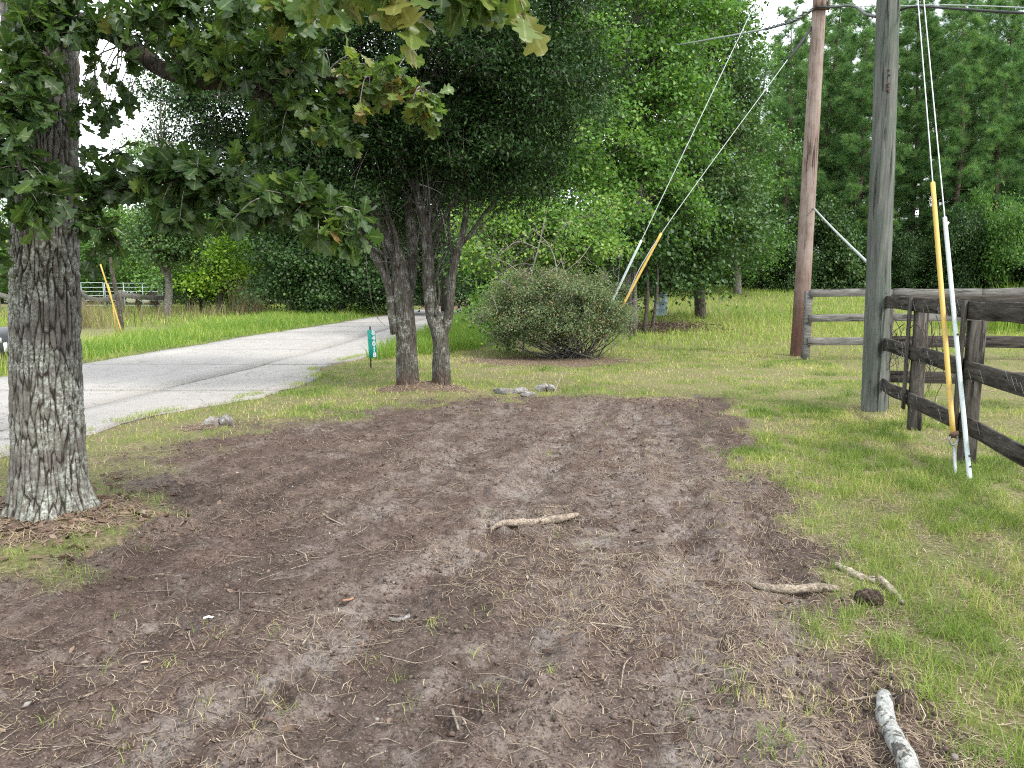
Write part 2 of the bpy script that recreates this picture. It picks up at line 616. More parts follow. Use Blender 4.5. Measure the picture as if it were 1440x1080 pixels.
def bark_mat(name, dark, mid, pale, lichen=(0.42, 0.46, 0.40), lich=0.5, sx=1.0, base=None, bump=0.9, scale=1.0):
    n = N(name)
    v = n.coord((1, 1, 0.22))
    a = n.noise(26 * scale, 6, 0.65, v, 0.4)
    crack = n.ramp(n.vor(34 * scale, v, 'DISTANCE_TO_EDGE'), [(0.0, 0.0), (0.22, 1.0)])
    c = n.ramp(a, [(0.3, dark), (0.5, mid), (0.72, pale)])
    c = n.mix(n.math('MULTIPLY', n.math('SUBTRACT', 1.0, crack), 0.55), c, dark)
    li = n.noise(5.5, 5, 0.7)
    fine = n.noise(48, 3, 0.7)
    lm = n.math('MULTIPLY', n.ramp(li, [(0.5, 0.0), (0.62, 1.0)]), n.ramp(fine, [(0.42, 0.0), (0.6, 1.0)]))
    c = n.mix(n.math('MULTIPLY', lm, lich), c, lichen)
    if base:
        z = n.node('ShaderNodeSeparateXYZ'); n.ln(n.coord(), z.inputs[0])
        zz = n.math('ADD', z.outputs['Z'], n.math('MULTIPLY', n.noise(4, 3), 0.5))
        c = n.mix(n.ramp(zz, [(0.2, 0.8), (0.55, 0.0)]), c, base)
    h = n.math('ADD', n.math('MULTIPLY', a, 0.6), n.math('MULTIPLY', crack, 0.6))
    return n.finish(n.bsdf(c, 0.92, n.bump(h, bump, 0.02), 0.15))


def build_materials():
    M = {}
    # ---- ground: thatch and lawn soil, bare turned soil, mulch
    n = N('ground_soil_and_thatch')
    p = n.coord()
    soil, mul = n.attr('soil'), n.attr('mulch')
    big = n.noise(0.9, 5, 0.6, p); mid = n.noise(3.2, 6, 0.65, p, 0.6); fin = n.noise(30, 6, 0.78, p); vf = n.noise(140, 4, 0.75, p)
    trk = n.attr('track'); stk = n.attr('streak')
    speck = n.vor(130, n.coord((1, 1.6, 1)), out='Color'); sp = n.node('ShaderNodeSeparateColor'); n.ln(speck, sp.inputs[0])
    s = n.ramp(mid, [(0.30, (0.042, 0.030, 0.024)), (0.45, (0.098, 0.071, 0.058)), (0.58, (0.150, 0.114, 0.094)), (0.75, (0.225, 0.183, 0.156))])
    s = n.mix(n.ramp(big, [(0.40, 0.0), (0.60, 0.8)]), s, n.mix(mid, (0.045, 0.030, 0.025), (0.15, 0.10, 0.08)))
    pale = n.mix(fin, (0.155, 0.132, 0.118), (0.35, 0.312, 0.285))
    s = n.mix(n.math('MULTIPLY', trk, n.ramp(n.noise(4.5, 5, 0.65, p), [(0.44, 0.0), (0.62, 0.85)])), s, pale)
    s = n.mix(n.ramp(n.noise(1.7, 5, 0.65, p), [(0.56, 0.0), (0.70, 0.6)]), s, pale)
    s = n.mix(n.ramp(n.noise(6.5, 5, 0.7, p), [(0.53, 0.0), (0.66, 0.75)]), s, (0.042, 0.029, 0.024))
    s = n.mix(n.ramp(n.math('ADD', stk, n.math('MULTIPLY', mid, 0.25)), [(0.50, 0.7), (0.60, 0.0)]), s, n.mix(mid, (0.035, 0.025, 0.021), (0.10, 0.073, 0.060)))
    s = n.mix(n.ramp(n.math('ADD', stk, n.math('MULTIPLY', mid, 0.3)), [(0.72, 0.0), (0.86, 0.4)]), s, n.mix(fin, (0.145, 0.115, 0.096), (0.30, 0.255, 0.222)))
    s = n.mix(n.ramp(fin, [(0.40, 0.75), (0.50, 0.0)]), s, (0.035, 0.025, 0.020))
    s = n.mix(n.ramp(vf, [(0.56, 0.0), (0.70, 0.55)]), s, (0.36, 0.30, 0.25))
    s = n.mix(n.ramp(sp.outputs[0], [(0.94, 0.0), (0.97, 0.4)]), s, (0.34, 0.29, 0.24))
    s = n.mix(n.ramp(sp.outputs[1], [(0.80, 0.0), (0.86, 0.6)]), s, (0.05, 0.034, 0.027))
    lw = n.ramp(fin, [(0.36, (0.075, 0.058, 0.035)), (0.5, (0.165, 0.145, 0.070)), (0.64, (0.30, 0.255, 0.15))])
    lw = n.mix(n.ramp(mid, [(0.42, 0.0), (0.62, 0.8)]), lw, n.mix(vf, (0.070, 0.092, 0.024), (0.17, 0.20, 0.06)))
    mu = n.ramp(n.noise(55, 5, 0.8, p), [(0.36, (0.05, 0.034, 0.026)), (0.5, (0.155, 0.108, 0.08)), (0.62, (0.32, 0.24, 0.18))])
    mu = n.mix(n.ramp(mid, [(0.4, 0.55), (0.55, 0.0)]), mu, (0.07, 0.05, 0.036))
    c = n.mix(mul, lw, mu)
    c = n.mix(soil, c, s)
    h = n.math('ADD', n.math('MULTIPLY', fin, 0.7), n.math('MULTIPLY', vf, 0.35))
    M['ground'] = n.finish(n.bsdf(c, 0.95, n.bump(h, 0.9, 0.022), 0.12))
    # ---- old concrete road
    n = N('weathered_concrete')
    v = n.coord()
    a = n.noise(1.2, 5, 0.6, v); g = n.vor(85, v, out='Color'); gr = n.noise(120, 3, 0.7, v); st = n.noise(0.5, 4, 0.6, n.coord((1, 0.25, 1)))
    c = n.ramp(gr, [(0.3, (0.12, 0.112, 0.102)), (0.5, (0.30, 0.285, 0.265)), (0.68, (0.50, 0.475, 0.44))])
    c = n.mix(n.ramp(a, [(0.35, 0.25), (0.6, 0.0)]), c, (0.24, 0.22, 0.195))
    c = n.mix(n.ramp(st, [(0.5, 0.0), (0.7, 0.4)]), c, (0.46, 0.43, 0.39))
    crk = n.ramp(n.noise(0.8, 5, 0.55, v), [(0.496, 0.0), (0.5, 1.0), (0.504, 0.0)])
    c = n.mix(n.math('MULTIPLY', crk, 0.7), c, (0.07, 0.065, 0.05))
    M['concrete'] = n.finish(n.bsdf(c, 0.9, n.bump(n.math('ADD', gr, n.math('MULTIPLY', crk, -1.0)), 0.7, 0.01), 0.25))
    # ---- barks
    M['twin_bark'] = bark_mat('grey_lichened_bark', (0.033, 0.029, 0.023), (0.094, 0.086, 0.070), (0.189, 0.180, 0.152), (0.369, 0.385, 0.336), 0.75, base=(0.098, 0.048, 0.033))
    M['bark_dark'] = bark_mat('dark_furrowed_bark', (0.035, 0.028, 0.022), (0.085, 0.07, 0.057), (0.15, 0.13, 0.11), lich=0.25)
    M['bark_grey'] = bark_mat('grey_smooth_bark', (0.07, 0.062, 0.053), (0.16, 0.145, 0.125), (0.27, 0.25, 0.22), lich=0.5)
    M['pine_bark'] = bark_mat('pine_bark', (0.05, 0.034, 0.027), (0.12, 0.085, 0.065), (0.2, 0.15, 0.12), lich=0.2)
    M['dead_twig'] = bark_mat('bleached_dead_wood', (0.14, 0.12, 0.10), (0.30, 0.27, 0.24), (0.45, 0.42, 0.38), lich=0.3)
    # oak: grey plates; furrows of brown inner bark, darkened further as painted shade
    n = N('oak_plate_bark')
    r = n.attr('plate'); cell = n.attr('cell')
    fine = n.noise(70, 5, 0.7, n.coord((1, 1, 0.3))); f2 = n.noise(9, 4, 0.6)
    c = n.ramp(fine, [(0.32, (0.055, 0.05, 0.043)), (0.5, (0.135, 0.128, 0.114)), (0.72, (0.245, 0.235, 0.21))])
    c = n.mix(n.math('MULTIPLY', cell, 0.45), c, (0.17, 0.145, 0.12))
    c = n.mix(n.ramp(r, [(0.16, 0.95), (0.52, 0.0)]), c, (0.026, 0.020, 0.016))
    lz = n.math('MULTIPLY', n.ramp(n.noise(3.3, 4, 0.6), [(0.42, 0.0), (0.56, 1.0)]), n.ramp(n.noise(42, 3, 0.75), [(0.45, 0.0), (0.60, 1.0)]))
    c = n.mix(n.math('MULTIPLY', n.math('MULTIPLY', lz, n.ramp(r, [(0.2, 0.0), (0.5, 1.0)])), 0.8), c, (0.43, 0.47, 0.41))
    c = n.mix(n.ramp(f2, [(0.5, 0.0), (0.75, 0.35)]), c, (0.10, 0.115, 0.075))
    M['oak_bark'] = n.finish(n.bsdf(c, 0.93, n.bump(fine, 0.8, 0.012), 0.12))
    # ---- leaves
    M['oak_leaf'] = leaf_mat('oak_leaf', [(0.0, (0.028, 0.062, 0.022)), (0.45, (0.049, 0.105, 0.029)), (0.72, (0.095, 0.165, 0.036)), (0.88, (0.190, 0.235, 0.046)), (1.0, (0.209, 0.140, 0.055))], 0.48, 0.4, 0.45, rib=True)
    M['twin_leaf'] = leaf_mat('small_dark_evergreen_leaf', [(0.0, (0.012, 0.032, 0.009)), (0.5, (0.024, 0.062, 0.015)), (0.85, (0.048, 0.103, 0.023)), (1.0, (0.091, 0.150, 0.041))], 0.25, 0.5, 0.25)
    M['gum_leaf'] = leaf_mat('bright_broad_leaf', [(0.0, (0.052, 0.128, 0.024)), (0.5, (0.097, 0.213, 0.038)), (0.85, (0.175, 0.317, 0.058)), (1.0, (0.311, 0.414, 0.090))], 0.4, 0.45, 0.4)
    M['dark_leaf'] = leaf_mat('deep_green_leaf', [(0.0, (0.021, 0.051, 0.014)), (0.5, (0.040, 0.093, 0.023)), (0.85, (0.071, 0.144, 0.037)), (1.0, (0.143, 0.210, 0.053))], 0.3, 0.45, 0.35)
    M['lime_leaf'] = leaf_mat('yellow_green_leaf', [(0.0, (0.104, 0.225, 0.024)), (0.5, (0.229, 0.404, 0.039)), (1.0, (0.437, 0.570, 0.077))], 0.4, 0.45, 0.35)
    M['shrub_leaf'] = leaf_mat('dull_grey_green_leaf', [(0.0, (0.065, 0.112, 0.047)), (0.5, (0.127, 0.194, 0.081)), (0.85, (0.227, 0.281, 0.124)), (1.0, (0.351, 0.213, 0.143))], 0.28, 0.5, 0.35)
    M['needle'] = leaf_mat('pine_needles', [(0.0, (0.027, 0.077, 0.033)), (0.45, (0.068, 0.163, 0.056)), (0.8, (0.145, 0.268, 0.077)), (1.0, (0.272, 0.382, 0.121))], 0.38, 0.5, 0.35)
    M['grass'] = leaf_mat('lawn_grass', [(0.0, (0.091, 0.156, 0.026)), (0.36, (0.194, 0.287, 0.051)), (0.6, (0.327, 0.383, 0.094)), (0.76, (0.496, 0.455, 0.176)), (1.0, (0.605, 0.503, 0.297))], 0.35, 0.55, 0.3)
    M['tall_grass'] = leaf_mat('lush_verge_grass', [(0.0, (0.082, 0.161, 0.026)), (0.5, (0.181, 0.297, 0.045)), (0.85, (0.314, 0.404, 0.085)), (1.0, (0.502, 0.463, 0.180))], 0.4, 0.5, 0.3)
    M['weed'] = leaf_mat('dry_brown_weed', [(0.0, (0.08, 0.06, 0.035)), (0.5, (0.18, 0.15, 0.08)), (1.0, (0.34, 0.29, 0.17))], 0.2, 0.7, 0.15)
    M['straw'] = leaf_mat('straw_and_dead_grass', [(0.0, (0.11, 0.075, 0.055)), (0.4, (0.24, 0.18, 0.125)), (0.75, (0.36, 0.29, 0.20)), (1.0, (0.52, 0.45, 0.34))], 0.12, 0.8, 0.15)
    M['dead_leaf'] = leaf_mat('fallen_dead_leaf', [(0.0, (0.06, 0.04, 0.03)), (0.4, (0.14, 0.092, 0.066)), (0.75, (0.24, 0.17, 0.125)), (1.0, (0.38, 0.30, 0.23))], 0.12, 0.7, 0.2)
    # ---- soil crumbs
    n = N('soil_crumb')
    t = n.attr('tint')
    c = n.ramp(t, [(0.0, (0.05, 0.036, 0.029)), (0.5, (0.12, 0.088, 0.072)), (0.9, (0.18, 0.145, 0.125)), (1.0, (0.26, 0.235, 0.21))])
    M['crumb'] = n.finish(n.bsdf(c, 0.95, n.bump(n.noise(120, 3), 0.6, 0.01), 0.1))
    n = N('rooty_clod')
    a = n.noise(60, 6, 0.8)
    c = n.ramp(a, [(0.36, (0.02, 0.014, 0.011)), (0.5, (0.075, 0.053, 0.043)), (0.62, (0.20, 0.155, 0.115))])
    M['clod'] = n.finish(n.bsdf(c, 0.95, n.bump(a, 1.0, 0.03), 0.1))
    # ---- timber
    def timber(name, dark, mid, pale, along, extra=None, chk=0.85, green=None, bscale=1.0, foot=None):
        n = N(name)
        v = n.coord(along)
        g = n.noise(30 * bscale, 6, 0.7, v, 0.6); ck = n.ramp(n.noise(15 * bscale, 4, 0.6, v, 0.3), [(0.36, 1.0), (0.41, 0.0)])
        big = n.noise(1.5, 4)
        c = n.ramp(g, [(0.3, dark), (0.5, mid), (0.74, pale)])
        c = n.mix(n.math('MULTIPLY', ck, chk), c, tuple(q * 0.35 for q in dark))
        if extra:
            c = n.mix(n.ramp(big, [(0.42, 0.0), (0.6, 0.8)]), c, extra)
        if foot:
            z = n.node('ShaderNodeSeparateXYZ'); n.ln(n.coord(), z.inputs[0])
            zz = n.math('ADD', n.math('MULTIPLY', z.outputs['Z'], 0.2), n.math('MULTIPLY', n.noise(2.5, 4), 0.4))
            c = n.mix(n.ramp(zz, [(0.3, 0.9), (0.75, 0.0)]), c, n.mix(g, tuple(q * .5 for q in foot), foot))
        if green:
            c = n.mix(n.ramp(n.noise(3.5, 4), [(0.45, 0.0), (0.62, 0.6)]), c, green)
        h = n.math('SUBTRACT', g, n.math('MULTIPLY', ck, 0.8))
        return n.finish(n.bsdf(c, 0.9, n.bump(h, 0.8, 0.012), 0.15))
    M['pole_red'] = timber('red_brown_pole_timber', (0.072, 0.047, 0.038), (0.183, 0.132, 0.111), (0.323, 0.264, 0.230), (1, 1, 0.06), extra=(0.281, 0.230, 0.201), bscale=0.9, foot=(0.145, 0.072, 0.054))
    M['pole_grey'] = timber('grey_weathered_pole_timber', (0.047, 0.049, 0.044), (0.106, 0.111, 0.098), (0.196, 0.197, 0.178), (1, 1, 0.05), green=(0.085, 0.106, 0.085), bscale=0.9)
    M['rail_dark'] = timber('dark_weathered_board', (0.018, 0.016, 0.014), (0.05, 0.044, 0.038), (0.125, 0.112, 0.097), (0.12, 0.12, 1.0), chk=0.7)
    M['post_dark'] = timber('dark_weathered_post', (0.028, 0.025, 0.021), (0.075, 0.067, 0.057), (0.155, 0.142, 0.125), (1, 1, 0.1), chk=0.7)
    M['rail_grey'] = timber('silver_grey_board', (0.056, 0.053, 0.048), (0.136, 0.130, 0.120), (0.248, 0.240, 0.224), (0.1, 1, 1), chk=0.7)
    n = N('dry_stick_bark')
    a = n.noise(90, 6, 0.75); b = n.noise(14, 4, 0.6)
    c = n.ramp(a, [(0.36, (0.10, 0.075, 0.056)), (0.5, (0.29, 0.235, 0.18)), (0.64, (0.50, 0.43, 0.345))])
    c = n.mix(n.ramp(b, [(0.52, 0.0), (0.62, 0.7)]), c, n.mix(a, (0.08, 0.06, 0.047), (0.20, 0.165, 0.14)))
    M['stick'] = n.finish(n.bsdf(c, 0.92, n.bump(a, 1.0, 0.012), 0.12))
    # pale lichened log
    n = N('pale_lichened_log')
    a = n.noise(24, 4, 0.65); b = n.noise(60, 4, 0.7)
    c = n.ramp(b, [(0.34, (0.15, 0.15, 0.135)), (0.52, (0.30, 0.305, 0.285)), (0.7, (0.45, 0.46, 0.435))])
    c = n.mix(n.ramp(a, [(0.52, 0.0), (0.57, 0.9)]), c, (0.055, 0.05, 0.042))
    M['log'] = n.finish(n.bsdf(c, 0.9, n.bump(b, 0.7, 0.008), 0.15))
    n = N('pale_flaking_stick')
    c = n.ramp(n.noise(55, 5, 0.7), [(0.34, (0.10, 0.075, 0.055)), (0.5, (0.30, 0.25, 0.19)), (0.68, (0.50, 0.45, 0.37))])
    M['pale_stick'] = n.finish(n.bsdf(c, 0.9, n.bump(n.noise(60, 5, 0.7), 0.7, 0.006), 0.15))
    n = N('raw_wood')
    c = n.ramp(n.noise(30, 5, 0.7), [(0.3, (0.16, 0.08, 0.045)), (0.6, (0.32, 0.19, 0.12)), (0.8, (0.42, 0.31, 0.22))])
    M['raw_wood'] = n.finish(n.bsdf(c, 0.85, n.bump(n.noise(60), 0.5, 0.004)))
    # rocks
    n = N('broken_pale_rock')
    b = n.noise(34, 6, 0.78); a = n.noise(9, 5, 0.65)
    c = n.ramp(b, [(0.38, (0.08, 0.072, 0.066)), (0.5, (0.27, 0.255, 0.24)), (0.62, (0.52, 0.50, 0.48))])
    c = n.mix(n.ramp(a, [(0.42, 0.0), (0.6, 0.8)]), c, (0.11, 0.09, 0.075))
    M['rock'] = n.finish(n.bsdf(c, 0.92, n.bump(b, 0.8, 0.02), 0.2))

    def plain(name, col, rough=0.5, metal=0.0, dirt=None, spec=0.4, ns=18, amt=0.5):
        n = N(name)
        a = n.noise(ns, 5, 0.65)
        c = n.mix(n.ramp(a, [(0.4, 0.0), (0.7, amt)]), col, dirt or tuple(q * 0.5 for q in col))
        return n.finish(n.bsdf(c, n.ramp(a, [(0.3, rough * 0.8), (0.7, min(1, rough * 1.25))]), n.bump(a, 0.15, 0.003), spec, metal))
    M['yellow'] = plain('faded_yellow_plastic', (0.56, 0.36, 0.065), 0.55, dirt=(0.42, 0.33, 0.16), ns=26, amt=0.7)
    M['white_guard'] = plain('pale_galvanised_guard', (0.50, 0.56, 0.55), 0.55, dirt=(0.34, 0.38, 0.37), ns=14)
    M['steel'] = plain('galvanised_steel', (0.42, 0.44, 0.45), 0.45, 0.7)
    M['wire'] = plain('galvanised_strand', (0.50, 0.53, 0.52), 0.5, 0.3)
    M['cable'] = plain('black_cable', (0.03, 0.032, 0.03), 0.6)
    M['cable_grey'] = plain('grey_bare_cable', (0.36, 0.39, 0.38), 0.6, 0.2)
    M['iron'] = plain('rusty_iron', (0.07, 0.05, 0.04), 0.8, 0.3, dirt=(0.16, 0.07, 0.035))
    M['teal'] = plain('teal_reflective_sheet', (0.006, 0.34, 0.27), 0.35, dirt=(0.01, 0.26, 0.21), amt=0.3)
    M['white'] = plain('white_vinyl', (0.82, 0.86, 0.85), 0.4, dirt=(0.7, 0.74, 0.74), amt=0.3)
    M['dark_box'] = plain('dark_grey_painted_metal', (0.055, 0.058, 0.065), 0.5, 0.0, dirt=(0.09, 0.09, 0.09))
    M['gate'] = plain('pale_green_tube_steel', (0.30, 0.37, 0.35), 0.55, 0.1, dirt=(0.2, 0.25, 0.23))
    M['drum'] = plain('pale_blue_metal', (0.32, 0.42, 0.47), 0.45, 0.2, dirt=(0.22, 0.27, 0.28))
    M['concrete_post'] = plain('pinkish_wood_post', (0.30, 0.25, 0.22), 0.9, dirt=(0.2, 0.16, 0.14))
    return M


M = build_materials()
# ------------------------------------------------------------------ ground
def graded(segments):
    out = []
    for a, b, s in segments:
        k = max(1, int(round((b - a) / s)))
        out.append(np.linspace(a, b, k, endpoint=False))
    out.append(np.array([segments[-1][1]]))
    return np.concatenate(out)


def build_ground():
    xs = graded([(-400, -120, 40), (-120, -40, 8), (-40, -14, 1.3), (-14, -9.2, 0.3), (-9.2, -3.4, 0.075), (-3.4, 2.9, 0.02), (2.9, 6.5, 0.05), (6.5, 14, 0.3), (14, 45, 1.3), (45, 120, 8), (120, 400, 40)])
    ys = graded([(-120, -20, 20), (-20, 0, 2), (0, 1.8, 0.15), (1.8, 5.0, 0.018), (5.0, 8, 0.03), (8, 12.5, 0.06), (12.5, 24, 0.2), (24, 60, 0.7), (60, 120, 6), (120, 500, 40)])
    X, Y = np.meshgrid(xs, ys)
    soil = soil_mask(X, Y); mul = mulch_mask(X, Y)
    rb = road_bed(X, Y)
    Z = rise(X, Y) + relief(X, Y, soil) * (1 - rb) - 0.012 * rb
    V = np.stack([X, Y, Z], -1).reshape(-1, 3)
    nx, ny = len(xs), len(ys)
    i = np.arange(ny - 1)[:, None] * nx; j = np.arange(nx - 1)[None]
    F = np.stack([i + j, i + j + 1, i + nx + j + 1, i + nx + j], -1).reshape(-1, 4)
    trk = np.zeros(X.shape)
    for tr, w, amt in TRACKS:
        d, _ = polyline_dist(X, Y, tr)
        trk = np.maximum(trk, np.exp(-(d / (w * 1.6)) ** 2) * min(1, amt + .2))
    mb = MB().add(V, F, soil=np.maximum(soil, rb * 0.9).ravel(), mulch=mul.ravel(), track=trk.ravel(), streak=streak(X, Y).ravel())
    o = link('ground', mb.mesh('ground', M['ground'], True))
    tag(o, kind='structure')
    return o


ground = build_ground()


# ------------------------------------------------------------------ road of concrete slabs
def build_road():
    root = bpy.data.objects.new('road', None)
    COL.objects.link(root)
    tag(root, kind='structure')
    r = np.random.default_rng(5)
    joints = [1.0]
    y = 1.0
    for nxt in [4.0, 7.3, 10.9, 14.75, 18.6, 22.5, 26.4, 30.3, 34.5, 39, 44, 50, 57]:
        joints.append(nxt)
    for a, b in zip(joints[:-1], joints[1:]):
        for L, Rr, lo, ro in ((ROAD_FAR, ROAD_MID, True, False), (ROAD_MID, ROAD_NEAR, False, True)):
            gap = 0.019
            nyy = max(6, int((b - a) / (0.12 if b < 24 else 0.5)))
            cg = 0.045 if b < 30 else 0.06
            yy = np.linspace(a + cg * r.uniform(.6, 1.2), b - cg * r.uniform(.6, 1.2), nyy)
            xl = rx(L, yy) + gap; xr = rx(Rr, yy) - gap
            if lo: xl = xl + (fbm(yy * 1.4, yy * 0 + 3, 4, 61) - .5) * 0.35
            else: xl = xl + (vnoise(yy * 5, yy * 0, 63) - .5) * 0.015
            if ro: xr = xr + (fbm(yy * 1.6, yy * 0 + 8, 4, 62) - .5) * 0.45
            else: xr = xr + (vnoise(yy * 5, yy * 0, 63) - .5) * 0.015
            nxx = 7
            u = np.linspace(0, 1, nxx)
            X = xl[:, None] + (xr - xl)[:, None] * u[None]
            Yg = yy[:, None] + np.zeros((1, nxx))
            tilt = (r.random() - .5) * 0.01; lift = (r.random() - .5) * 0.012
            Z = 0.028 + lift + tilt * (u[None] - .5) + (fbm(X * .7, Yg * .7, 3, 65) - .5) * 0.015
            top = np.stack([X, Yg, Z], -1)
            bot = top.copy(); bot[..., 2] = -0.09
            edge = np.concatenate([np.arange(nxx), np.arange(1, nyy) * nxx + nxx - 1, (nyy - 1) * nxx + np.arange(nxx - 2, -1, -1), np.arange(nyy - 2, 0, -1) * nxx])
            V = np.vstack([top.reshape(-1, 3), bot.reshape(-1, 3)[edge]])
            i = np.arange(nyy - 1)[:, None] * nxx; j = np.arange(nxx - 1)[None]
            F1 = np.stack([i + j, i + j + 1, i + nxx + j + 1, i + nxx + j], -1).reshape(-1, 4)
            m = len(edge); k = np.arange(m); k2 = (k + 1) % m; o0 = nxx * nyy
            F2 = np.stack([edge[k], o0 + k, o0 + k2, edge[k2]], -1)
            mb = MB().add(V, [F1, F2])
            link('slab', mb.mesh('slab', M['concrete'], False), root)
    return root


road = build_road()


# ------------------------------------------------------------------ grass, straw, crumbs: what nobody could count
def blades(mb, x, y, h, w, lean, tint, seg=2, zoff=-0.004, z=None):
    m = len(x)
    z = (gz(x, y) if z is None else z) + zoff
    a = rng.uniform(0, 2 * np.pi, m); b = a + rng.normal(0, 0.9, m) + np.pi / 2
    d = np.stack([np.cos(b), np.sin(b), np.zeros(m)], -1)
    s = np.stack([np.cos(a), np.sin(a), np.zeros(m)], -1)
    p = np.stack([x, y, z], -1)
    h = np.asarray(h)[:, None]; w = np.asarray(w)[:, None]; lean = np.asarray(lean)[:, None]
    up = np.array([0, 0, 1.0])
    c1 = p + up * h * 0.55 + d * h * lean * 0.28
    c2 = p + up * h * np.sqrt(np.clip(1 - (lean * .55) ** 2, 0.08, 1)) + d * h * lean
    V = np.stack([p - s * w / 2, p + s * w / 2, c1 + s * w * .38, c1 - s * w * .38, c2], 1).reshape(-1, 3)
    k = np.arange(m)[:, None] * 5
    mb.add(V, [k + np.array([[0, 1, 2, 3]]), k + np.array([[3, 2, 4]])], tint=np.repeat(tint, 5))


def sample(n, x0, x1, y0, y1, power=1.0):
    """points in a rectangle, thinning with distance"""
    u = rng.random(n)
    if power == 1.0: y = y0 + u * (y1 - y0)
    else: y = y0 * (y1 / y0) ** u
    return rng.uniform(x0, x1, n), y


def build_grass():
    # mown lawn
    mb = MB()
    for (n, x0, x1, y0, y1) in ((190000, 0.6, 5.2, 2.0, 9.5), (75000, -3.4, 6.5, 8.6, 19), (36000, -5.0, -1.2, 3.0, 11.5), (34000, 4.6, 13, 5.5, 19)):
        x, y = sample(n, x0, x1, y0, y1, 2)
        soil = soil_mask(x, y); mul = mulch_mask(x, y); rb = road_bed(x, y)
        dens = fbm(x * 1.6, y * 1.6, 4, 71); fine = fbm(x * 7, y * 7, 3, 72)
        bush_near = np.exp(-(((x - 0.95) / .35) ** 2 + ((y - 2.45) / .3) ** 2)) * .35
        keep = (rng.random(n) < (1 - soil) * (0.25 + 1.0 * sstep(.38, .62, dens)) * sstep(.30, .56, fine) + bush_near * sstep(.45, .6, fine)) & (rb < 0.35) & (rng.random(n) > mul * 0.93)
        x, y = x[keep], y[keep]; dens = dens[keep]
        m = len(x)
        far = np.clip((y - 4) / 10, 0, 1)
        h = rng.uniform(.022, .068, m) * (0.6 + dens * 1.1)
        w = rng.uniform(.002, .0038, m) * (1 + 1.6 * far)
        t = np.clip(0.46 + (0.5 - dens) * 1.5 + rng.normal(0, .19, m) + (fbm(x * .7, y * .7, 3, 75) - .5) * .9 + .12 * far, 0, 1)
        blades(mb, x, y, h, w, rng.uniform(.15, 1.1, m), t)
    # longer clumps on the right and at edges
    cx, cy = sample(420, 1.1, 4.6, 2.1, 7.5, 2)
    ok = (soil_mask(cx, cy) < 0.45)
    cx, cy = cx[ok], cy[ok]
    for k in range(len(cx)):
        m = int(rng.integers(12, 34)); s = rng.uniform(.02, .06)
        x = cx[k] + rng.normal(0, s, m); y = cy[k] + rng.normal(0, s, m)
        blades(mb, x, y, rng.uniform(.05, .12, m), rng.uniform(.0025, .0045, m), rng.uniform(.3, 1.15, m), np.clip(rng.normal(.35, .12, m) + rng.normal(0, .06), 0, 1))
    # grass in the joints and over the broken edge of the road
    jy = np.concatenate([rng.choice([7.3, 10.9, 14.75, 18.6], 700) + rng.normal(0, .02, 700), rng.uniform(8, 24, 900)])
    jx = np.concatenate([rng.uniform(-8.4, -3.6, 700), rx(ROAD_MID, jy[700:]) + rng.normal(0, .02, 900)])
    ok = fbm(jx * 2, jy * 2, 3, 73) > .55
    jx, jy = jx[ok], jy[ok]; m = len(jx)
    blades(mb, jx, jy, rng.uniform(.04, .10, m), rng.uniform(.003, .006, m), rng.uniform(.2, 1.1, m), np.clip(rng.normal(.45, .2, m), 0, 1))
    ey = rng.uniform(5.5, 17, 5000); ex = rx(ROAD_NEAR, ey) - np.abs(rng.normal(0, .13, 5000))
    ok = fbm(ex * 2, ey * 2, 3, 74) > .48
    ex, ey = ex[ok], ey[ok]; m = len(ex)
    blades(mb, ex, ey, rng.uniform(.03, .08, m), rng.uniform(.003, .006, m), rng.uniform(.3, 1.1, m), np.clip(rng.normal(.5, .2, m), 0, 1), z=np.full(m, .025))
    # sparse tufts coming through the bare soil
    cx, cy = sample(260, -3.2, 2.2, 2.0, 9, 2)
    near = fbm(cx * 0.9, cy * 0.9, 3, 77) > .52
    for x0, y0 in zip(cx[near], cy[near]):
        m = int(rng.integers(4, 14))
        x = x0 + rng.normal(0, .03, m); y = y0 + rng.normal(0, .03, m)
        blades(mb, x, y, rng.uniform(.02, .06, m), rng.uniform(.002, .0035, m), rng.uniform(.4, 1.2, m), np.clip(rng.normal(.5, .2, m), 0, 1))
    o = link('lawn_grass', mb.mesh('lawn_grass', M['grass']))
    tag(o, 'short mown lawn grass, patchy and yellowing around the bare soil', 'grass', kind='stuff')
    # tall grass beyond the road, along the far verge and strip beside the road
    mb = MB()
    n = 75000
    x, y = sample(n, -15, -7.2, 9, 62, 2)
    e = rx(ROAD_FAR, y) - x
    keep = (e > -0.05 - rng.random(n) * 0.12) & (e < 1.2 + y * 0.11)
    x, y, e = x[keep], y[keep], e[keep]
    m = len(x)
    h = rng.uniform(.08, .46, m) * (0.3 + 0.7 * sstep(0, 1.1, e)) * (.25 + 1.5 * fbm(x * .8, y * .8, 4, 81))
    blades(mb, x, y, h, rng.uniform(.006, .011, m) * (1 + y / 30), rng.uniform(.15, .9, m), np.clip(rng.normal(.5, .24, m) + (fbm(x * .6, y * .6, 3, 82) - .5) * .8, 0, 1))
    n = 42000                                             # strip between road and the shrubs
    x, y = sample(n, -3.1, 1.0, 13.2, 40, 2)
    e = x - rx(ROAD_NEAR, y)
    lim = np.interp(y, [13.2, 15.5, 17.5, 19, 25, 40], [0.0, 0.45, 1.6, 2.3, 2.6, 2.6])
    keep = (e > -0.05) & (e < lim) & (rng.random(n) > mulch_mask(x, y))
    x, y = x[keep], y[keep]; m = len(x)
    blades(mb, x, y, rng.uniform(.15, .5, m), rng.uniform(.005, .010, m) * (1 + y / 40), rng.uniform(.1, .8, m), np.clip(rng.normal(.45, .18, m), 0, 1))
    n = 90000                                             # paddock behind the fence
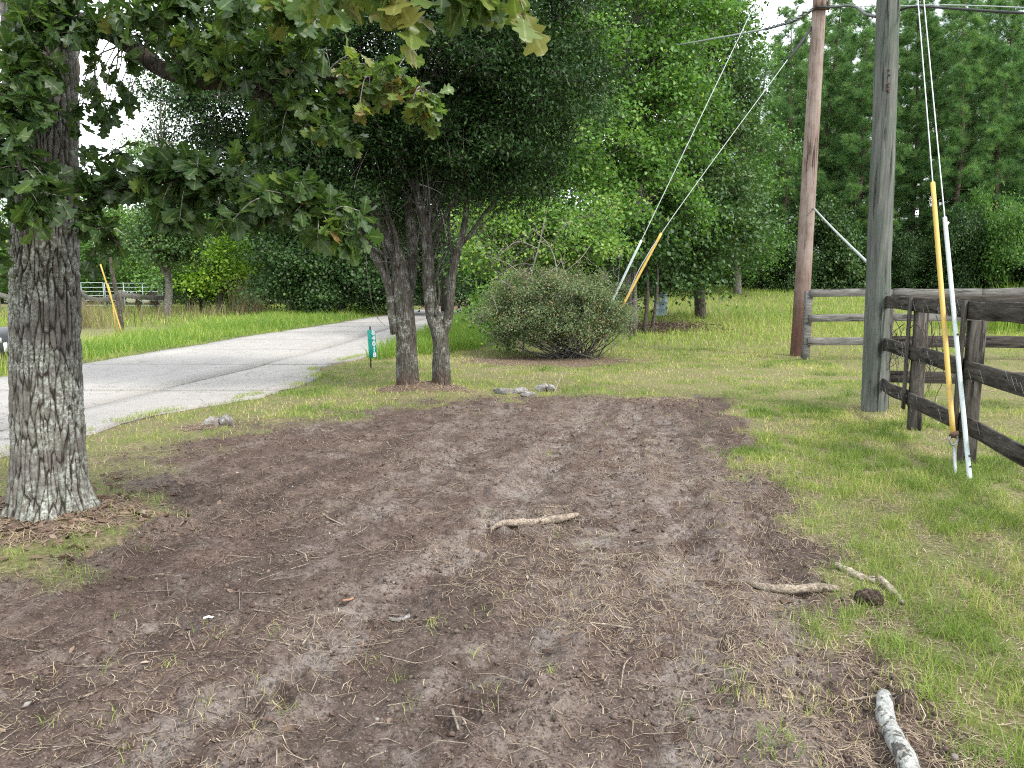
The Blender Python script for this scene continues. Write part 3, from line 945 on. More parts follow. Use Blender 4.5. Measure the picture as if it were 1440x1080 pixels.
    x, y = sample(n, 1.0, 34, 16.5, 56, 2)
    g2 = G(930, 462)
    keep = (x > 1.6 + (y - 16.5) * .03) & (x < 4 + y * .62) & (rng.random(n) > mulch_mask(x, y)) & (rng.random(n) < .25 + .75 * sstep(16.5, 22, y))
    x, y = x[keep], y[keep]; m = len(x)
    h = rng.uniform(.08, .34, m) * (.4 + 1.0 * fbm(x * .25, y * .25, 3, 85)) * (0.45 + .55 * sstep(17, 25, y))
    blades(mb, x, y, h, rng.uniform(.006, .011, m) * (1 + y / 26), rng.uniform(.15, .9, m), np.clip(rng.normal(.68, .18, m) + (fbm(x * .2, y * .2, 3, 86) - .5) * .6, 0, 1))
    n = 22000                                             # left paddock
    x, y = sample(n, -40, -9, 30, 70, 2)
    keep = (rx(ROAD_FAR, y) - x > 3)
    x, y = x[keep], y[keep]; m = len(x)
    blades(mb, x, y, rng.uniform(.1, .5, m), rng.uniform(.02, .035, m), rng.uniform(.15, .9, m), np.clip(rng.normal(.65, .2, m), 0, 1))
    # tall feathery clumps behind the pen
    for px_, py_, Y_, hh, k in ((1405, 398, 24, 1.5, 220), (1430, 398, 25, 1.7, 220), (1375, 400, 26, 1.25, 120), (1345, 402, 25, 1.0, 90), (1460, 398, 24, 1.7, 200), (1490, 398, 25, 1.6, 160)):
        p = P(px_, py_, Y_)
        x = p[0] + rng.normal(0, .35, k); y = Y_ + rng.normal(0, .5, k)
        blades(mb, x, y, rng.uniform(.55, 1.05, k) * hh, rng.uniform(.015, .03, k), rng.uniform(.1, .5, k), np.clip(rng.normal(.6, .15, k), 0, 1))
    o = link('tall_grass', mb.mesh('tall_grass', M['tall_grass']))
    tag(o, 'lush tall grass along the road verge and through the paddocks', 'grass', kind='stuff')


build_grass()


def build_litter():
    r = np.random.default_rng(23)
    # straw and torn dead grass lying on the soil
    def lying(n, x, y, lo, hi, wlo, whi):
        m = len(x); a = r.uniform(0, 2 * np.pi, m); L = r.uniform(lo, hi, m); w = r.uniform(wlo, whi, m)
        d = np.stack([np.cos(a), np.sin(a), np.zeros(m)], -1); s = np.stack([-np.sin(a), np.cos(a), np.zeros(m)], -1)
        bend = r.normal(0, .22, m)
        p0 = np.stack([x, y, x * 0], -1) - d * (L / 2)[:, None]
        p1 = np.stack([x, y, x * 0], -1) + s * (bend * L)[:, None]
        p2 = np.stack([x, y, x * 0], -1) + d * (L / 2)[:, None]
        for p in (p0, p1, p2):
            p[:, 2] = gz(p[:, 0], p[:, 1]) + r.uniform(.002, .009, m)
        p1[:, 2] += r.uniform(0, .3, m) * L * .25
        W_ = w[:, None] * s / 2
        V = np.stack([p0 - W_, p0 + W_, p1 - W_, p1 + W_, p2 - W_ * .4, p2 + W_ * .4], 1).reshape(-1, 3)
        k = np.arange(m)[:, None] * 6
        return V, [np.concatenate([k + np.array([[0, 2, 3, 1]]), k + np.array([[2, 4, 5, 3]])])]
    mb = MB()
    n = 105000
    x, y = r.uniform(-4.5, 2.6, n), 2.0 * (11.0 / 2.0) ** r.random(n)
    patch = fbm(x * 1.1, y * 1.1, 4, 91); sm = soil_mask(x, y)
    keep = (sm > .05) & (r.random(n) < (.06 + .85 * sstep(.47, .64, patch)) * (.28 + .72 * sstep(-.8, .5, x)) + .22 * sstep(-.1, .5, x) + .35 * (sm < .8))
    x, y = x[keep], y[keep]
    V, F = lying(len(x), x, y, .015, .07, .0014, .0034)
    mb.add(V, F, tint=np.repeat(np.clip(r.normal(.5, .2, len(x)), 0, 1), 6))
    n = 20000
    x, y = r.uniform(.6, 5, n), 2.0 * (9.0 / 2.0) ** r.random(n)
    keep = soil_mask(x, y) < .5
    x, y = x[keep], y[keep]
    V, F = lying(len(x), x, y, .02, .07, .002, .004)
    mb.add(V, F, tint=np.repeat(np.clip(r.normal(.62, .2, len(x)), 0, 1), 6))
    ey = r.uniform(9, 40, 3500); ex = rx(ROAD_FAR, ey) + r.normal(-.05, .14, 3500)
    V, F = lying(len(ex), ex, ey, .05, .16, .006, .014)
    V[:, 2] += .035
    mb.add(V, F, tint=np.repeat(np.clip(r.normal(.25, .18, len(ex)), 0, 1), 6))
    n = 26000                                              # needle straw round the shrub, oak and twin trees
    x, y = r.uniform(-3.6, 5, n * 6), r.uniform(3.8, 24, n * 6)
    keep = r.random(n * 6) < mulch_mask(x, y) * .8
    x, y = x[keep], y[keep]
    V, F = lying(len(x), x, y, .06, .2, .004, .010)
    mb.add(V, F, tint=np.repeat(np.clip(r.normal(.42, .22, len(x)), 0, 1), 6))
    o = link('straw_litter', mb.mesh('straw_litter', M['straw']))
    tag(o, 'pale straw and torn dead grass strewn over the bare soil', 'straw', kind='stuff')
    # soil crumbs
    mb = MB()
    ico_v = np.array([[0, 0, 1], [.9, 0, .3], [.3, .85, .3], [-.75, .5, .3], [-.75, -.5, .3], [.3, -.85, .3], [0, 0, -.6]], float)
    ico_f = np.array([[0, 1, 2], [0, 2, 3], [0, 3, 4], [0, 4, 5], [0, 5, 1], [6, 2, 1], [6, 3, 2], [6, 4, 3], [6, 5, 4], [6, 1, 5]])
    n = 42000
    x, y = r.uniform(-4.2, 2.4, n), 2.0 * (11.0 / 2.0) ** r.random(n)
    keep = (soil_mask(x, y) > .4) & (r.random(n) < .12 + .9 * sstep(.42, .62, fbm(x * 1.5, y * 1.5, 4, 95)))
    x, y = x[keep], y[keep]; m = len(x)
    s = np.clip(r.lognormal(-5.15, .5, m), .003, .019)
    R = basis(rvec(m, r), rvec(m, r))
    V, F = scatter(ico_v, ico_f, np.stack([x, y, gz(x, y) + s * .3], -1), R, s[:, None] * r.uniform(.6, 1.25, (m, 3)))
    mb.add(V, F, tint=np.repeat(np.clip(r.normal(.42, .2, m) + (r.random(m) < .03) * .5, 0, 1), len(ico_v)))
    o = link('soil_crumbs', mb.mesh('soil_crumbs', M['crumb'], False))
    tag(o, 'loose crumbs and clods of turned brown soil', 'soil', kind='stuff')
    # fine twigs
    mb = MB()
    n = 1100
    x, y = r.uniform(-4, 2.4, n), 2.0 * (11.5 / 2.0) ** r.random(n)
    keep = soil_mask(x, y) > .1
    x, y = x[keep], y[keep]; m = len(x)
    a = r.uniform(0, 2 * np.pi, m); L = r.uniform(.04, .18, m)
    q0 = np.stack([x, y, gz(x, y) + .004], -1)
    x1, y1 = x + np.cos(a) * L, y + np.sin(a) * L
    q1 = np.stack([x1, y1, gz(x1, y1) + r.uniform(.003, .02, m)], -1)
    x2, y2 = x1 + np.cos(a + .5) * L * .6, y1 + np.sin(a + .5) * L * .6
    q2 = np.stack([x2, y2, gz(x2, y2) + .005], -1)
    rad = r.uniform(.0012, .003, m)
    V, F = cones(q0, q1, rad, rad * .8, 4); mb.add(V, F, tint=.3)
    V, F = cones(q1, q2, rad * .8, rad * .4, 4); mb.add(V, F, tint=.3)
    o = link('twig_litter', mb.mesh('twig_litter', M['stick'], True))
    tag(o, 'fine broken twigs scattered over the bare soil', 'twigs', kind='stuff')
    # dead leaves
    mb = MB()
    lv = np.array([[0, -.5, 0], [.16, -.2, .07], [.2, .15, .09], [0, .5, .02], [-.2, .15, .1], [-.16, -.2, .06], [0, 0, -.02]])
    lf = np.array([[6, 0, 1], [6, 1, 2], [6, 2, 3], [6, 3, 4], [6, 4, 5], [6, 5, 0]])
    n = 3600
    x, y = r.uniform(-4.2, 2.8, n), 2.0 * (12 / 2.0) ** r.random(n)
    near_oak = np.exp(-(((x - OAK[0]) / .9) ** 2 + ((y - OAK[1]) / .9) ** 2))
    keep = r.random(n) < .10 + .9 * near_oak + .2 * soil_mask(x, y) * (fbm(x, y, 3, 99) > .55)
    x, y = x[keep], y[keep]
    xe, ye = OAK[0] + r.normal(0, .42, 330), OAK[1] - .1 + r.normal(0, .34, 330)
    x = np.concatenate([x, xe]); y = np.concatenate([y, ye])
    g2 = G(930, 462)
    xe, ye = np.concatenate([g2[0] + r.normal(0, .8, 700), BUSH[0] + r.normal(-.3, 1.0, 500)]), np.concatenate([g2[1] + r.normal(0, .7, 700), BUSH[1] + r.normal(0, .5, 500)])
    x = np.concatenate([x, xe]); y = np.concatenate([y, ye]); m = len(x)
    a = r.uniform(0, 2 * np.pi, m)
    R = basis(np.stack([np.cos(a), np.sin(a), r.normal(0, .4, m)], -1), nrm(np.array([[0, 0, 1.0]]) + r.normal(0, .6, (m, 3))))
    V, F = scatter(lv, lf, np.stack([x, y, gz(x, y) + .008], -1), R, np.where(np.hypot(x - OAK[0], y - OAK[1]) < 1.2, r.uniform(.04, .1, m), r.uniform(.018, .05, m)))
    mb.add(V, F, tint=np.repeat(np.clip(r.normal(.5, .25, m), 0, 1), len(lv)))
    o = link('dead_leaf_litter', mb.mesh('dead_leaf_litter', M['dead_leaf']))
    tag(o, 'curled brown dead leaves gathered round the oak and over the soil', 'dead leaves', kind='stuff')


build_litter()
# ------------------------------------------------------------------ trees
LEAF_V = np.array([[0, 0, 0], [.24, .42, .07], [0, 1, -.10], [-.24, .42, .07]])
LEAF_F = np.array([[0, 1, 2], [0, 2, 3]])
BROAD_V = LEAF_V * [1.6, 1, 1]
NARROW_V = LEAF_V * [.75, 1, 1]


def LB(px, py, Y, rxp, ryp, rd):
    """a crown lobe given where it shows in the photograph and how deep it is"""
    c = P(px, py, Y)
    return (c[0], c[1], c[2], rxp / FOC * Y, rd, ryp / FOC * Y)


def crown_twigs(lobes, n, r, shell=0.5, floor=0.25):
    L = np.array(lobes)
    w = (L[:, 3] * L[:, 4] * L[:, 5]) ** (2 / 3)
    k = r.choice(len(L), n, p=w / w.sum())
    d = rvec(n, r)
    rad = shell + (1 - shell) * r.random(n) ** 0.7
    wob = 1 + 0.35 * (fbm(d[:, 0] * 3 + k * 5.1, d[:, 2] * 3 + d[:, 1] * 2 + k, 3, 44) - .5) * 2
    c = L[k, :3] + d * L[k, 3:] * (rad * wob)[:, None]
    out = nrm(d * L[k, 3:])
    keep = c[:, 2] > floor
    return c[keep], out[keep]


def crown_boughs(lobes, n, r, br, cover=1.0, inner=.55, floor=.25):
    """twig ends gathered on flattened boughs, so that a crown has lit tops and dark gaps"""
    L = np.array(lobes)
    cen, nor, rad, outs = [], [], [], []
    for l in L:
        A = 4 * np.pi * (l[3] * l[4] * l[5]) ** (2 / 3)
        nb = max(5, int(cover * A / (np.pi * br * br)))
        d = rvec(nb, r)
        t = inner + (1 - inner) * r.random(nb) ** .6
        c = l[:3] + d * l[3:] * t[:, None] * r.uniform(.85, 1.2, (nb, 1))
        o = nrm(d * l[3:])
        cen.append(c); outs.append(o)
        nor.append(nrm(o * .55 + [0, 0, 1.0] + r.normal(0, .22, (nb, 3))))
        rad.append(br * r.uniform(.55, 1.35, nb))
    cen, nor, rad, outs = map(np.concatenate, (cen, nor, rad, outs))
    ok = cen[:, 2] > floor
    cen, nor, rad, outs = cen[ok], nor[ok], rad[ok], outs[ok]
    k = r.choice(len(cen), n, p=rad ** 2 / (rad ** 2).sum())
    a = r.uniform(0, 2 * np.pi, n)
    s1 = nrm(np.cross(nor[k], rvec(n, r))); s2 = np.cross(nor[k], s1)
    pl = np.cos(a)[:, None] * s1 + np.sin(a)[:, None] * s2
    q = r.random(n) ** .6
    c = cen[k] + pl * (q * rad[k])[:, None] + nor[k] * (r.normal(0, .16, n) * rad[k] - .22 * q ** 2 * rad[k])[:, None]
    out = nrm(outs[k] * .6 + pl * .8)
    ok = c[:, 2] > floor
    return c[ok], out[ok], cen


def leaf_cloud(mb, c, out, lpt, size, spread, r, template=LEAF_V, faces=LEAF_F, tint=(.45, .2), droop=.35, clump=.15, aniso=1.0, flat=.8):
    """clusters of leaves about twig ends"""
    n = len(c)
    N_ = n * lpt
    base = np.repeat(c, lpt, 0)
    o = np.repeat(out, lpt, 0)
    t = r.normal(0, 1, (N_, 3)) * spread * np.array([1, 1, .65])
    pos = base + t + o * (r.normal(0, spread * aniso, N_))[:, None]
    ax = nrm(o * .7 + r.normal(0, .75, (N_, 3)) - np.array([0, 0, droop]))
    nm = nrm(np.array([0, 0, flat]) + r.normal(0, .55, (N_, 3)) + o * .3)
    R = basis(ax, nm)
    s = r.uniform(.65, 1.25, N_) * size
    V, F = scatter(template, faces, pos, R, s)
    tv = np.repeat(r.normal(0, clump, n), lpt) + r.normal(tint[0], tint[1], N_)
    mb.add(V, F, tint=np.repeat(np.clip(tv, 0, 1), len(template)))
    return mb


def limbs_to(mb, trunk, tips, r, r0=.05, sides=5, sag=.1):
    """limbs from the trunk line out into every lobe"""
    T = np.asarray(trunk)
    for tip in tips:
        if True:
            z = np.clip(tip[2] - r.uniform(.15, .5) * max(.6, abs(tip[2] - T[0][2])), T[0][2] + .3 * (T[-1][2] - T[0][2]), T[-1][2] * .95)
            i = np.interp(z, T[:, 2], np.arange(len(T)))
            st = np.array([np.interp(i, np.arange(len(T)), T[:, q]) for q in range(3)])
            md = (st + tip) / 2 + r.normal(0, .08, 3) * np.linalg.norm(tip - st) + [0, 0, sag * np.linalg.norm(tip - st)]
            V, F = tube([st, md, tip], [r0 * r.uniform(.6, 1), r0 * .5, r0 * .15], sides, 7, cap=False)
            mb.add(V, F)


def broad_tree(name, base, trunk, trad, lobes, n_twigs, lpt, leaf, spread, mat_leaf, mat_bark, label, group=None, seed=1, template=BROAD_V, tint=(.45, .2), shell=.45, limb_r=.05, per=5, droop=.2, cat='tree', floor=.25, extra=None, twig_r=.006, flat=.9, bough=None, cover=.9):
    r = np.random.default_rng(seed)
    base = np.asarray(base, float)
    root = thing(name, tuple(base), label, cat, group)
    mb = MB()
    V, F = tube(trunk, trad, 12, max(12, len(trunk) * 5), wob=.1, seed=seed)
    mb.add(V, F)
    bough = bough or spread * 2.6
    c, out, cen = crown_boughs(lobes, n_twigs, r, bough, cover, shell, floor)
    pick = r.choice(len(cen), min(len(cen), per * len(lobes) * 2), replace=False)
    limbs_to(mb, trunk, cen[pick], r, limb_r)
    if extra:
        for pts, rad in extra:
            V, F = tube(pts, rad, 8, len(pts) * 5, wob=.12, seed=seed + len(pts)); mb.add(V, F)
    V, F = cones(c - out * spread * 2.2 - [0, 0, spread * .5], c + out * spread * .8, twig_r, twig_r * .35, 3)
    mb.add(V, F)
    part('trunk', mb, mat_bark, root, True)
    cb = leaf_cloud(MB(), c, out, lpt, leaf, spread, r, template, tint=tint, droop=droop, flat=flat)
    part('crown', cb, mat_leaf, root, kind='stuff')
    return root


# ---- foreground oak -------------------------------------------------------------
def oak_leaf_template(seed):
    r = np.random.default_rng(seed)
    half = np.array([[.012, 0], [.014, .10], [.09, .20], [.17, .27], [.10, .36], [.25, .47], [.30, .54], [.16, .60], [.33, .74], [.30, .82], [.16, .84], [.13, .95], [0.0, 1.0]])
    sc = r.uniform(.85, 1.2, 2)
    V = []; rib = []
    bend = r.uniform(-.1, .45); fold = r.uniform(.05, .4); wav = r.uniform(.02, .07); ph = r.uniform(0, 6)
    for (x, y) in half:
        for s, xs in ((0, 0.0), (-1, -x * sc[0]), (1, x * sc[1])):
            jx = xs * (1 + r.uniform(-.12, .12)) if s else 0
            z = -bend * y ** 2 * .5 + fold * abs(jx) * .8 + wav * math.sin(ph + 9 * y + 3 * s) * abs(s)
            V.append([jx, y, z]); rib.append(1.0 if s == 0 else 0.0)
    V = np.array(V); F = []
    k = len(half)
    for i in range(k - 1):
        a, b = i * 3, (i + 1) * 3
        F.append([a, b, b + 1, a + 1]); F.append([a, a + 2, b + 2, b])
    return V, np.array(F), np.array(rib)


def build_oak():
    r = np.random.default_rng(41)
    root = thing('oak_tree', (OAK[0], OAK[1], 0), 'big oak with thick furrowed grey trunk and large lobed leaves beside the bare soil', 'tree')
    # trunk: plates and furrows are geometry
    ctrl = [(70, 735, .228), (67, 650, .212), (65, 500, .196), (64, 360, .188), (62, 200, .192), (60, 100, .20), (57, 0, .205)]
    pts = [P(a, b, 4.82) for a, b, _ in ctrl]
    rad = [c for _, _, c in ctrl]
    pts = [pts[0] - [0, 0, .28]] + pts + [pts[-1] + [-.05, .05, 1.2], pts[-1] + [-.12, .15, 2.6], pts[-1] + [-.1, .3, 4.5]]
    rad = [rad[0]] + rad + [.20, .15, .07]
    zs = np.concatenate([np.linspace(pts[0][2], 3.6, 430), np.linspace(3.65, pts[-1][2], 60)])
    pz = np.array([p[2] for p in pts]); cx = np.interp(zs, pz, [p[0] for p in pts]); cy = np.interp(zs, pz, [p[1] for p in pts]); rr = np.interp(zs, pz, rad)
    ns = 220
    th = np.linspace(0, 2 * np.pi, ns, endpoint=False)
    TH, ZZ = np.meshgrid(th, zs)
    wrap = 42
    wz = fbm(np.cos(TH) * 2.2 + 3, ZZ * 3 + np.sin(TH) * 2.2, 3, 12)
    u = TH / (2 * np.pi) * wrap + (wz - .5) * 1.6
    v = ZZ / .25 + (fbm(np.cos(TH) * 3 + 7, ZZ * 4 + np.sin(TH) * 3, 2, 13) - .5) * 1.5
    f1, f2, cid = worley(u, v, wrap, 3)
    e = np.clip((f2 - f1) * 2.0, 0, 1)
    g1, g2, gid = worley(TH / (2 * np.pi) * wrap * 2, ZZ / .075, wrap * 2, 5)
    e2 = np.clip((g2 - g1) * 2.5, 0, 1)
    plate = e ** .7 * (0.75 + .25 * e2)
    flare = 1 + .20 * np.exp(-np.clip(ZZ - .06, 0, 9) / .11) * (1 + .55 * np.sin(TH * 5 + 1.0) + .3 * np.sin(TH * 3)) + .03 * np.sin(TH * 3 + ZZ * 1.3)
    R_ = rr[:, None] * flare + (plate - .6) * .021 + (cid - .5) * .007 + (fbm(TH * 9, ZZ * 22, 3, 15) - .5) * .006
    V = np.stack([cx[:, None] + R_ * np.cos(TH), cy[:, None] + R_ * np.sin(TH), ZZ], -1).reshape(-1, 3)
    n = len(zs)
    i = np.arange(n - 1)[:, None] * ns; j = np.arange(ns)[None]; j2 = (j + 1) % ns
    F = np.stack([i + j, i + j2, i + ns + j2, i + ns + j], -1).reshape(-1, 4)
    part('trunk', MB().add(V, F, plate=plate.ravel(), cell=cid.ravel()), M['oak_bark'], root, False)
    # limbs
    LIMBS = [
        ([P(88, 28, 4.75), P(140, 38, 4.62), P(185, 68, 4.52), P(232, 100, 4.45), P(285, 114, 4.4), P(345, 124, 4.35), P(400, 150, 4.3), P(450, 185, 4.25)], [.07, .055, .05, .046, .042, .03, .02, .009]),
        ([P(345, 124, 4.35), P(420, 105, 4.28), P(500, 112, 4.2), P(560, 108, 4.15), P(605, 130, 4.1)], [.024, .018, .013, .010, .005]),
        ([P(92, 262, 4.75), P(160, 268, 4.5), P(250, 250, 4.38), P(350, 268, 4.28), P(430, 290, 4.2), P(492, 318, 4.15)], [.035, .027, .021, .016, .012, .005]),
        ([P(50, 40, 4.7), P(28, 90, 4.3), P(15, 150, 4.15), P(28, 230, 4.1), P(45, 290, 4.08)], [.035, .022, .016, .011, .005]),
        ([P(50, 160, 4.7), P(-5, 190, 4.4), P(-60, 260, 4.3), P(-110, 290, 4.3)], [.03, .022, .014, .006]),
        ([P(60, -20, 4.8), P(180, -25, 4.4), P(300, -8, 4.1), P(400, 0, 3.9), P(480, 12, 3.7)], [.05, .035, .025, .016, .006]),
        ([pts[-3], pts[-3] + np.array([.7, -.9, .15]), np.array([-1.35, 2.85, 2.95]), np.array([-.75, 2.45, 2.62]), np.array([-.3, 2.33, 2.47]), np.array([.1, 2.3, 2.40])], [.06, .045, .028, .016, .009, .004]),
        ([P(96, 300, 4.7), P(120, 310, 4.5), P(150, 330, 4.42), P(170, 345, 4.4)], [.018, .012, .008, .004]),
    ]
    for k in range(7):                                        # the crown above the picture
        a = r.uniform(0, 2 * np.pi); h = r.uniform(.2, 2.6)
        st = np.array([OAK[0] - .1, OAK[1] + .1, 3.6 + h])
        d = np.array([math.cos(a), math.sin(a), r.uniform(.2, .7)])
        LIMBS.append(([st, st + d * .9, st + d * 1.9 + [0, 0, -.1], st + d * 2.7 + [0, 0, -.3]], [.06, .04, .022, .008]))
    fine = []
    for pts_, rad_ in LIMBS:
        V, F = tube(pts_, rad_, 10, len(pts_) * 7, wob=.22, seed=len(fine))
        part('limb', MB().add(V, F), M['bark_dark'], root, True)  # dark bark stands for moss and for backlit shade put into the colour
        fine.append(catmull(pts_, 40))
    # leaf sprays: (px, py, depth, spread px, spread py, depth spread, twigs, leaf length, limb, tint)
    B = [(120, 22, 4.45, 45, 30, .2, 9, .115, 0, .42), (200, 30, 4.4, 50, 30, .25, 9, .115, 0, .45), (150, 112, 4.5, 26, 16, .15, 2, .11, 0, .4), (230, 48, 4.45, 35, 16, .2, 4, .11, 0, .5),
         (290, 70, 4.35, 50, 40, .25, 16, .115, 0, .5), (370, 62, 4.3, 50, 40, .25, 16, .115, 1, .5), (345, 100, 4.3, 50, 22, .2, 11, .115, 0, .45), (415, 130, 4.25, 50, 45, .2, 17, .115, 0, .5),
         (455, 175, 4.2, 35, 35, .2, 10, .11, 0, .52), (440, 70, 4.2, 40, 40, .2, 10, .11, 1, .5), (395, 180, 4.25, 40, 30, .2, 8, .11, 0, .4), (165, 140, 4.5, 40, 20, .2, 6, .11, 0, .35),
         (130, 172, 4.5, 24, 16, .15, 3, .11, 0, .3),
         (555, 120, 4.1, 58, 36, .15, 24, .085, 1, .74), (515, 100, 4.15, 35, 25, .15, 9, .085, 1, .7), (590, 155, 4.1, 30, 25, .12, 9, .085, 1, .74),
         (140, 255, 4.45, 45, 40, .2, 14, .12, 2, .28), (205, 245, 4.4, 50, 38, .2, 16, .12, 2, .3), (270, 262, 4.3, 50, 42, .2, 20, .12, 2, .34), (335, 270, 4.25, 50, 42, .2, 20, .12, 2, .36),
         (395, 282, 4.2, 45, 38, .2, 17, .12, 2, .42), (450, 298, 4.15, 42, 30, .15, 14, .12, 2, .5), (488, 325, 4.12, 22, 24, .1, 6, .12, 2, .62), (240, 300, 4.3, 45, 22, .2, 8, .12, 2, .25),
         (130, 320, 4.4, 22, 30, .15, 6, .11, 7, .35), (150, 345, 4.4, 18, 20, .1, 3, .11, 7, .5),
         (25, 85, 4.15, 45, 35, .15, 11, .12, 3, .5), (15, 140, 4.1, 40, 35, .15, 10, .12, 3, .42), (55, 125, 4.15, 35, 30, .12, 8, .12, 3, .45), (30, 200, 4.1, 45, 35, .15, 11, .12, 3, .38),
         (25, 245, 4.05, 45, 30, .15, 9, .12, 3, .36), (70, 255, 4.2, 32, 28, .12, 6, .12, 3, .35), (40, 300, 4.05, 32, 20, .1, 4, .12, 3, .5), (85, 40, 4.3, 40, 25, .15, 8, .115, 3, .42), (40, 20, 4.25, 60, 25, .15, 10, .115, 3, .4),
         (-70, 230, 4.3, 60, 60, .25, 18, .12, 4, .4), (-30, 320, 4.3, 40, 40, .2, 8, .12, 4, .45), (-10, 380, 4.3, 14, 30, .15, 4, .12, 4, .5),
         (260, 5, 4.1, 60, 22, .25, 12, .12, 5, .45), (350, 8, 3.95, 50, 22, .25, 12, .12, 5, .5), (430, 10, 3.8, 40, 26, .2, 12, .12, 5, .58), (120, -30, 4.4, 80, 30, .3, 14, .12, 5, .4),
         (460, 0, 2.55, 40, 16, .12, 3, .11, 6, .7), (540, -15, 2.4, 40, 14, .12, 3, .11, 6, .76), (585, 30, 2.35, 12, 10, .06, 1, .14, 6, .82), (640, -8, 2.35, 45, 14, .1, 3, .105, 6, .6), (690, 12, 2.33, 36, 10, .1, 3, .10, 6, .62), (738, 22, 2.32, 14, 12, .06, 1, .115, 6, .78),
         (520, -95, 2.45, 120, 30, .2, 9, .12, 6, .55), (700, -95, 2.35, 100, 26, .2, 6, .12, 6, .55)]
    for k in range(8, len(LIMBS)):
        end = LIMBS[k][0]
        B.append((end[2], .8, 26, .13, k, .42)); B.append((end[3], .7, 26, .13, k, .42)); B.append((end[1], .6, 12, .13, k, .4))
    twigs = MB()
    pos, axs, nms, siz, tin = [], [], [], [], []
    for b in B:
        if len(b) == 10:
            px_, py_, Y_, sx, sy, sd, nt, ll, li, tt = b
            tips = np.array([P(px_ + r.normal(0, .55) * sx, py_ + r.normal(0, .55) * sy, Y_ + r.normal(0, .7) * sd) for _ in range(nt)])
        else:
            c, s, nt, ll, li, tt = b
            tips = c + r.normal(0, .5, (nt, 3)) * s
        for tip in tips:
            F_ = fine[li]
            q = int(np.argmin(np.linalg.norm(F_ - tip, axis=1)))
            q = max(0, q - int(r.integers(0, 5)))
            st = F_[q]
            L_ = np.linalg.norm(tip - st)
            md = (st + tip) / 2 + r.normal(0, .06, 3) * L_ + [0, 0, .12 * L_]
            V, F = tube([st, md, tip], [.0045, .0035, .002], 4, 7, cap=False)
            twigs.add(V, F, plate=.8, cell=.9)
            tw = nrm(tip - md)
            m = int(r.integers(6, 12))
            t0 = np.clip(r.normal(tt, .1), 0, 1)
            for q in range(m):
                back = abs(r.normal(0, .06))
                p0 = tip - tw * back + r.normal(0, .006, 3)
                side = nrm(np.cross(tw, r.normal(size=3)))
                ax = nrm(tw * r.uniform(.1, 1.0) + side * r.uniform(.5, 1.1) - np.array([0, 0, r.uniform(.0, .75)]))
                pos.append(p0); axs.append(ax)
                nms.append(nrm(np.array([0, 0, .9]) + r.normal(0, .5, 3)))
                siz.append(ll * r.uniform(.7, 1.25)); tin.append(np.clip(t0 + r.normal(0, .11) + (r.random() < .025) * .35, 0, 1))
    part('twig', twigs, M['oak_bark'], root, True, kind='stuff')
    pos = np.array(pos); R = basis(np.array(axs), np.array(nms)); siz = np.array(siz); tin = np.array(tin)
    qx, qy, qf = px_of(pos + np.array(axs) * siz[:, None] * .5)
    vis = (qx > 0) & (qx < 1440) & (qy > 5) & (qy < 1080) & (qf > .3)
    score = np.where(vis, siz / qf, 0)
    order = np.argsort(-score)
    nt = 7
    T = [oak_leaf_template(100 + k) for k in range(nt)]
    var = r.integers(0, nt, len(pos))
    tset = np.linspace(.12, .92, 7)
    cache = {}
    off = Vector(root.location)
    for k in order[:300]:
        ti = int(np.argmin(abs(tset - tin[k])))
        key = (int(var[k]), ti)
        if key not in cache:
            v_, f_, rb_ = T[key[0]]
            cache[key] = MB().add(v_, f_, tint=tset[ti], rib=rb_).mesh('leaf', M['oak_leaf'], True)
        o = link('leaf', cache[key], root)
        mt = Matrix(np.vstack([np.hstack([R[k] * siz[k], (pos[k] - np.array(off))[:, None]]), [0, 0, 0, 1]]).tolist())
        o.matrix_local = mt
    rest = order[300:]
    mb = MB()
    for q in range(nt):
        kk = rest[var[rest] == q]
        v_, f_, rb_ = T[q]
        V, F = scatter(v_, f_, pos[kk], R[kk], siz[kk])
        mb.add(V, F, tint=np.repeat(tin[kk], len(v_)), rib=np.tile(rb_, len(kk)))
    part('foliage', mb, M['oak_leaf'], root, True, kind='stuff')
    return root


oak = build_oak()


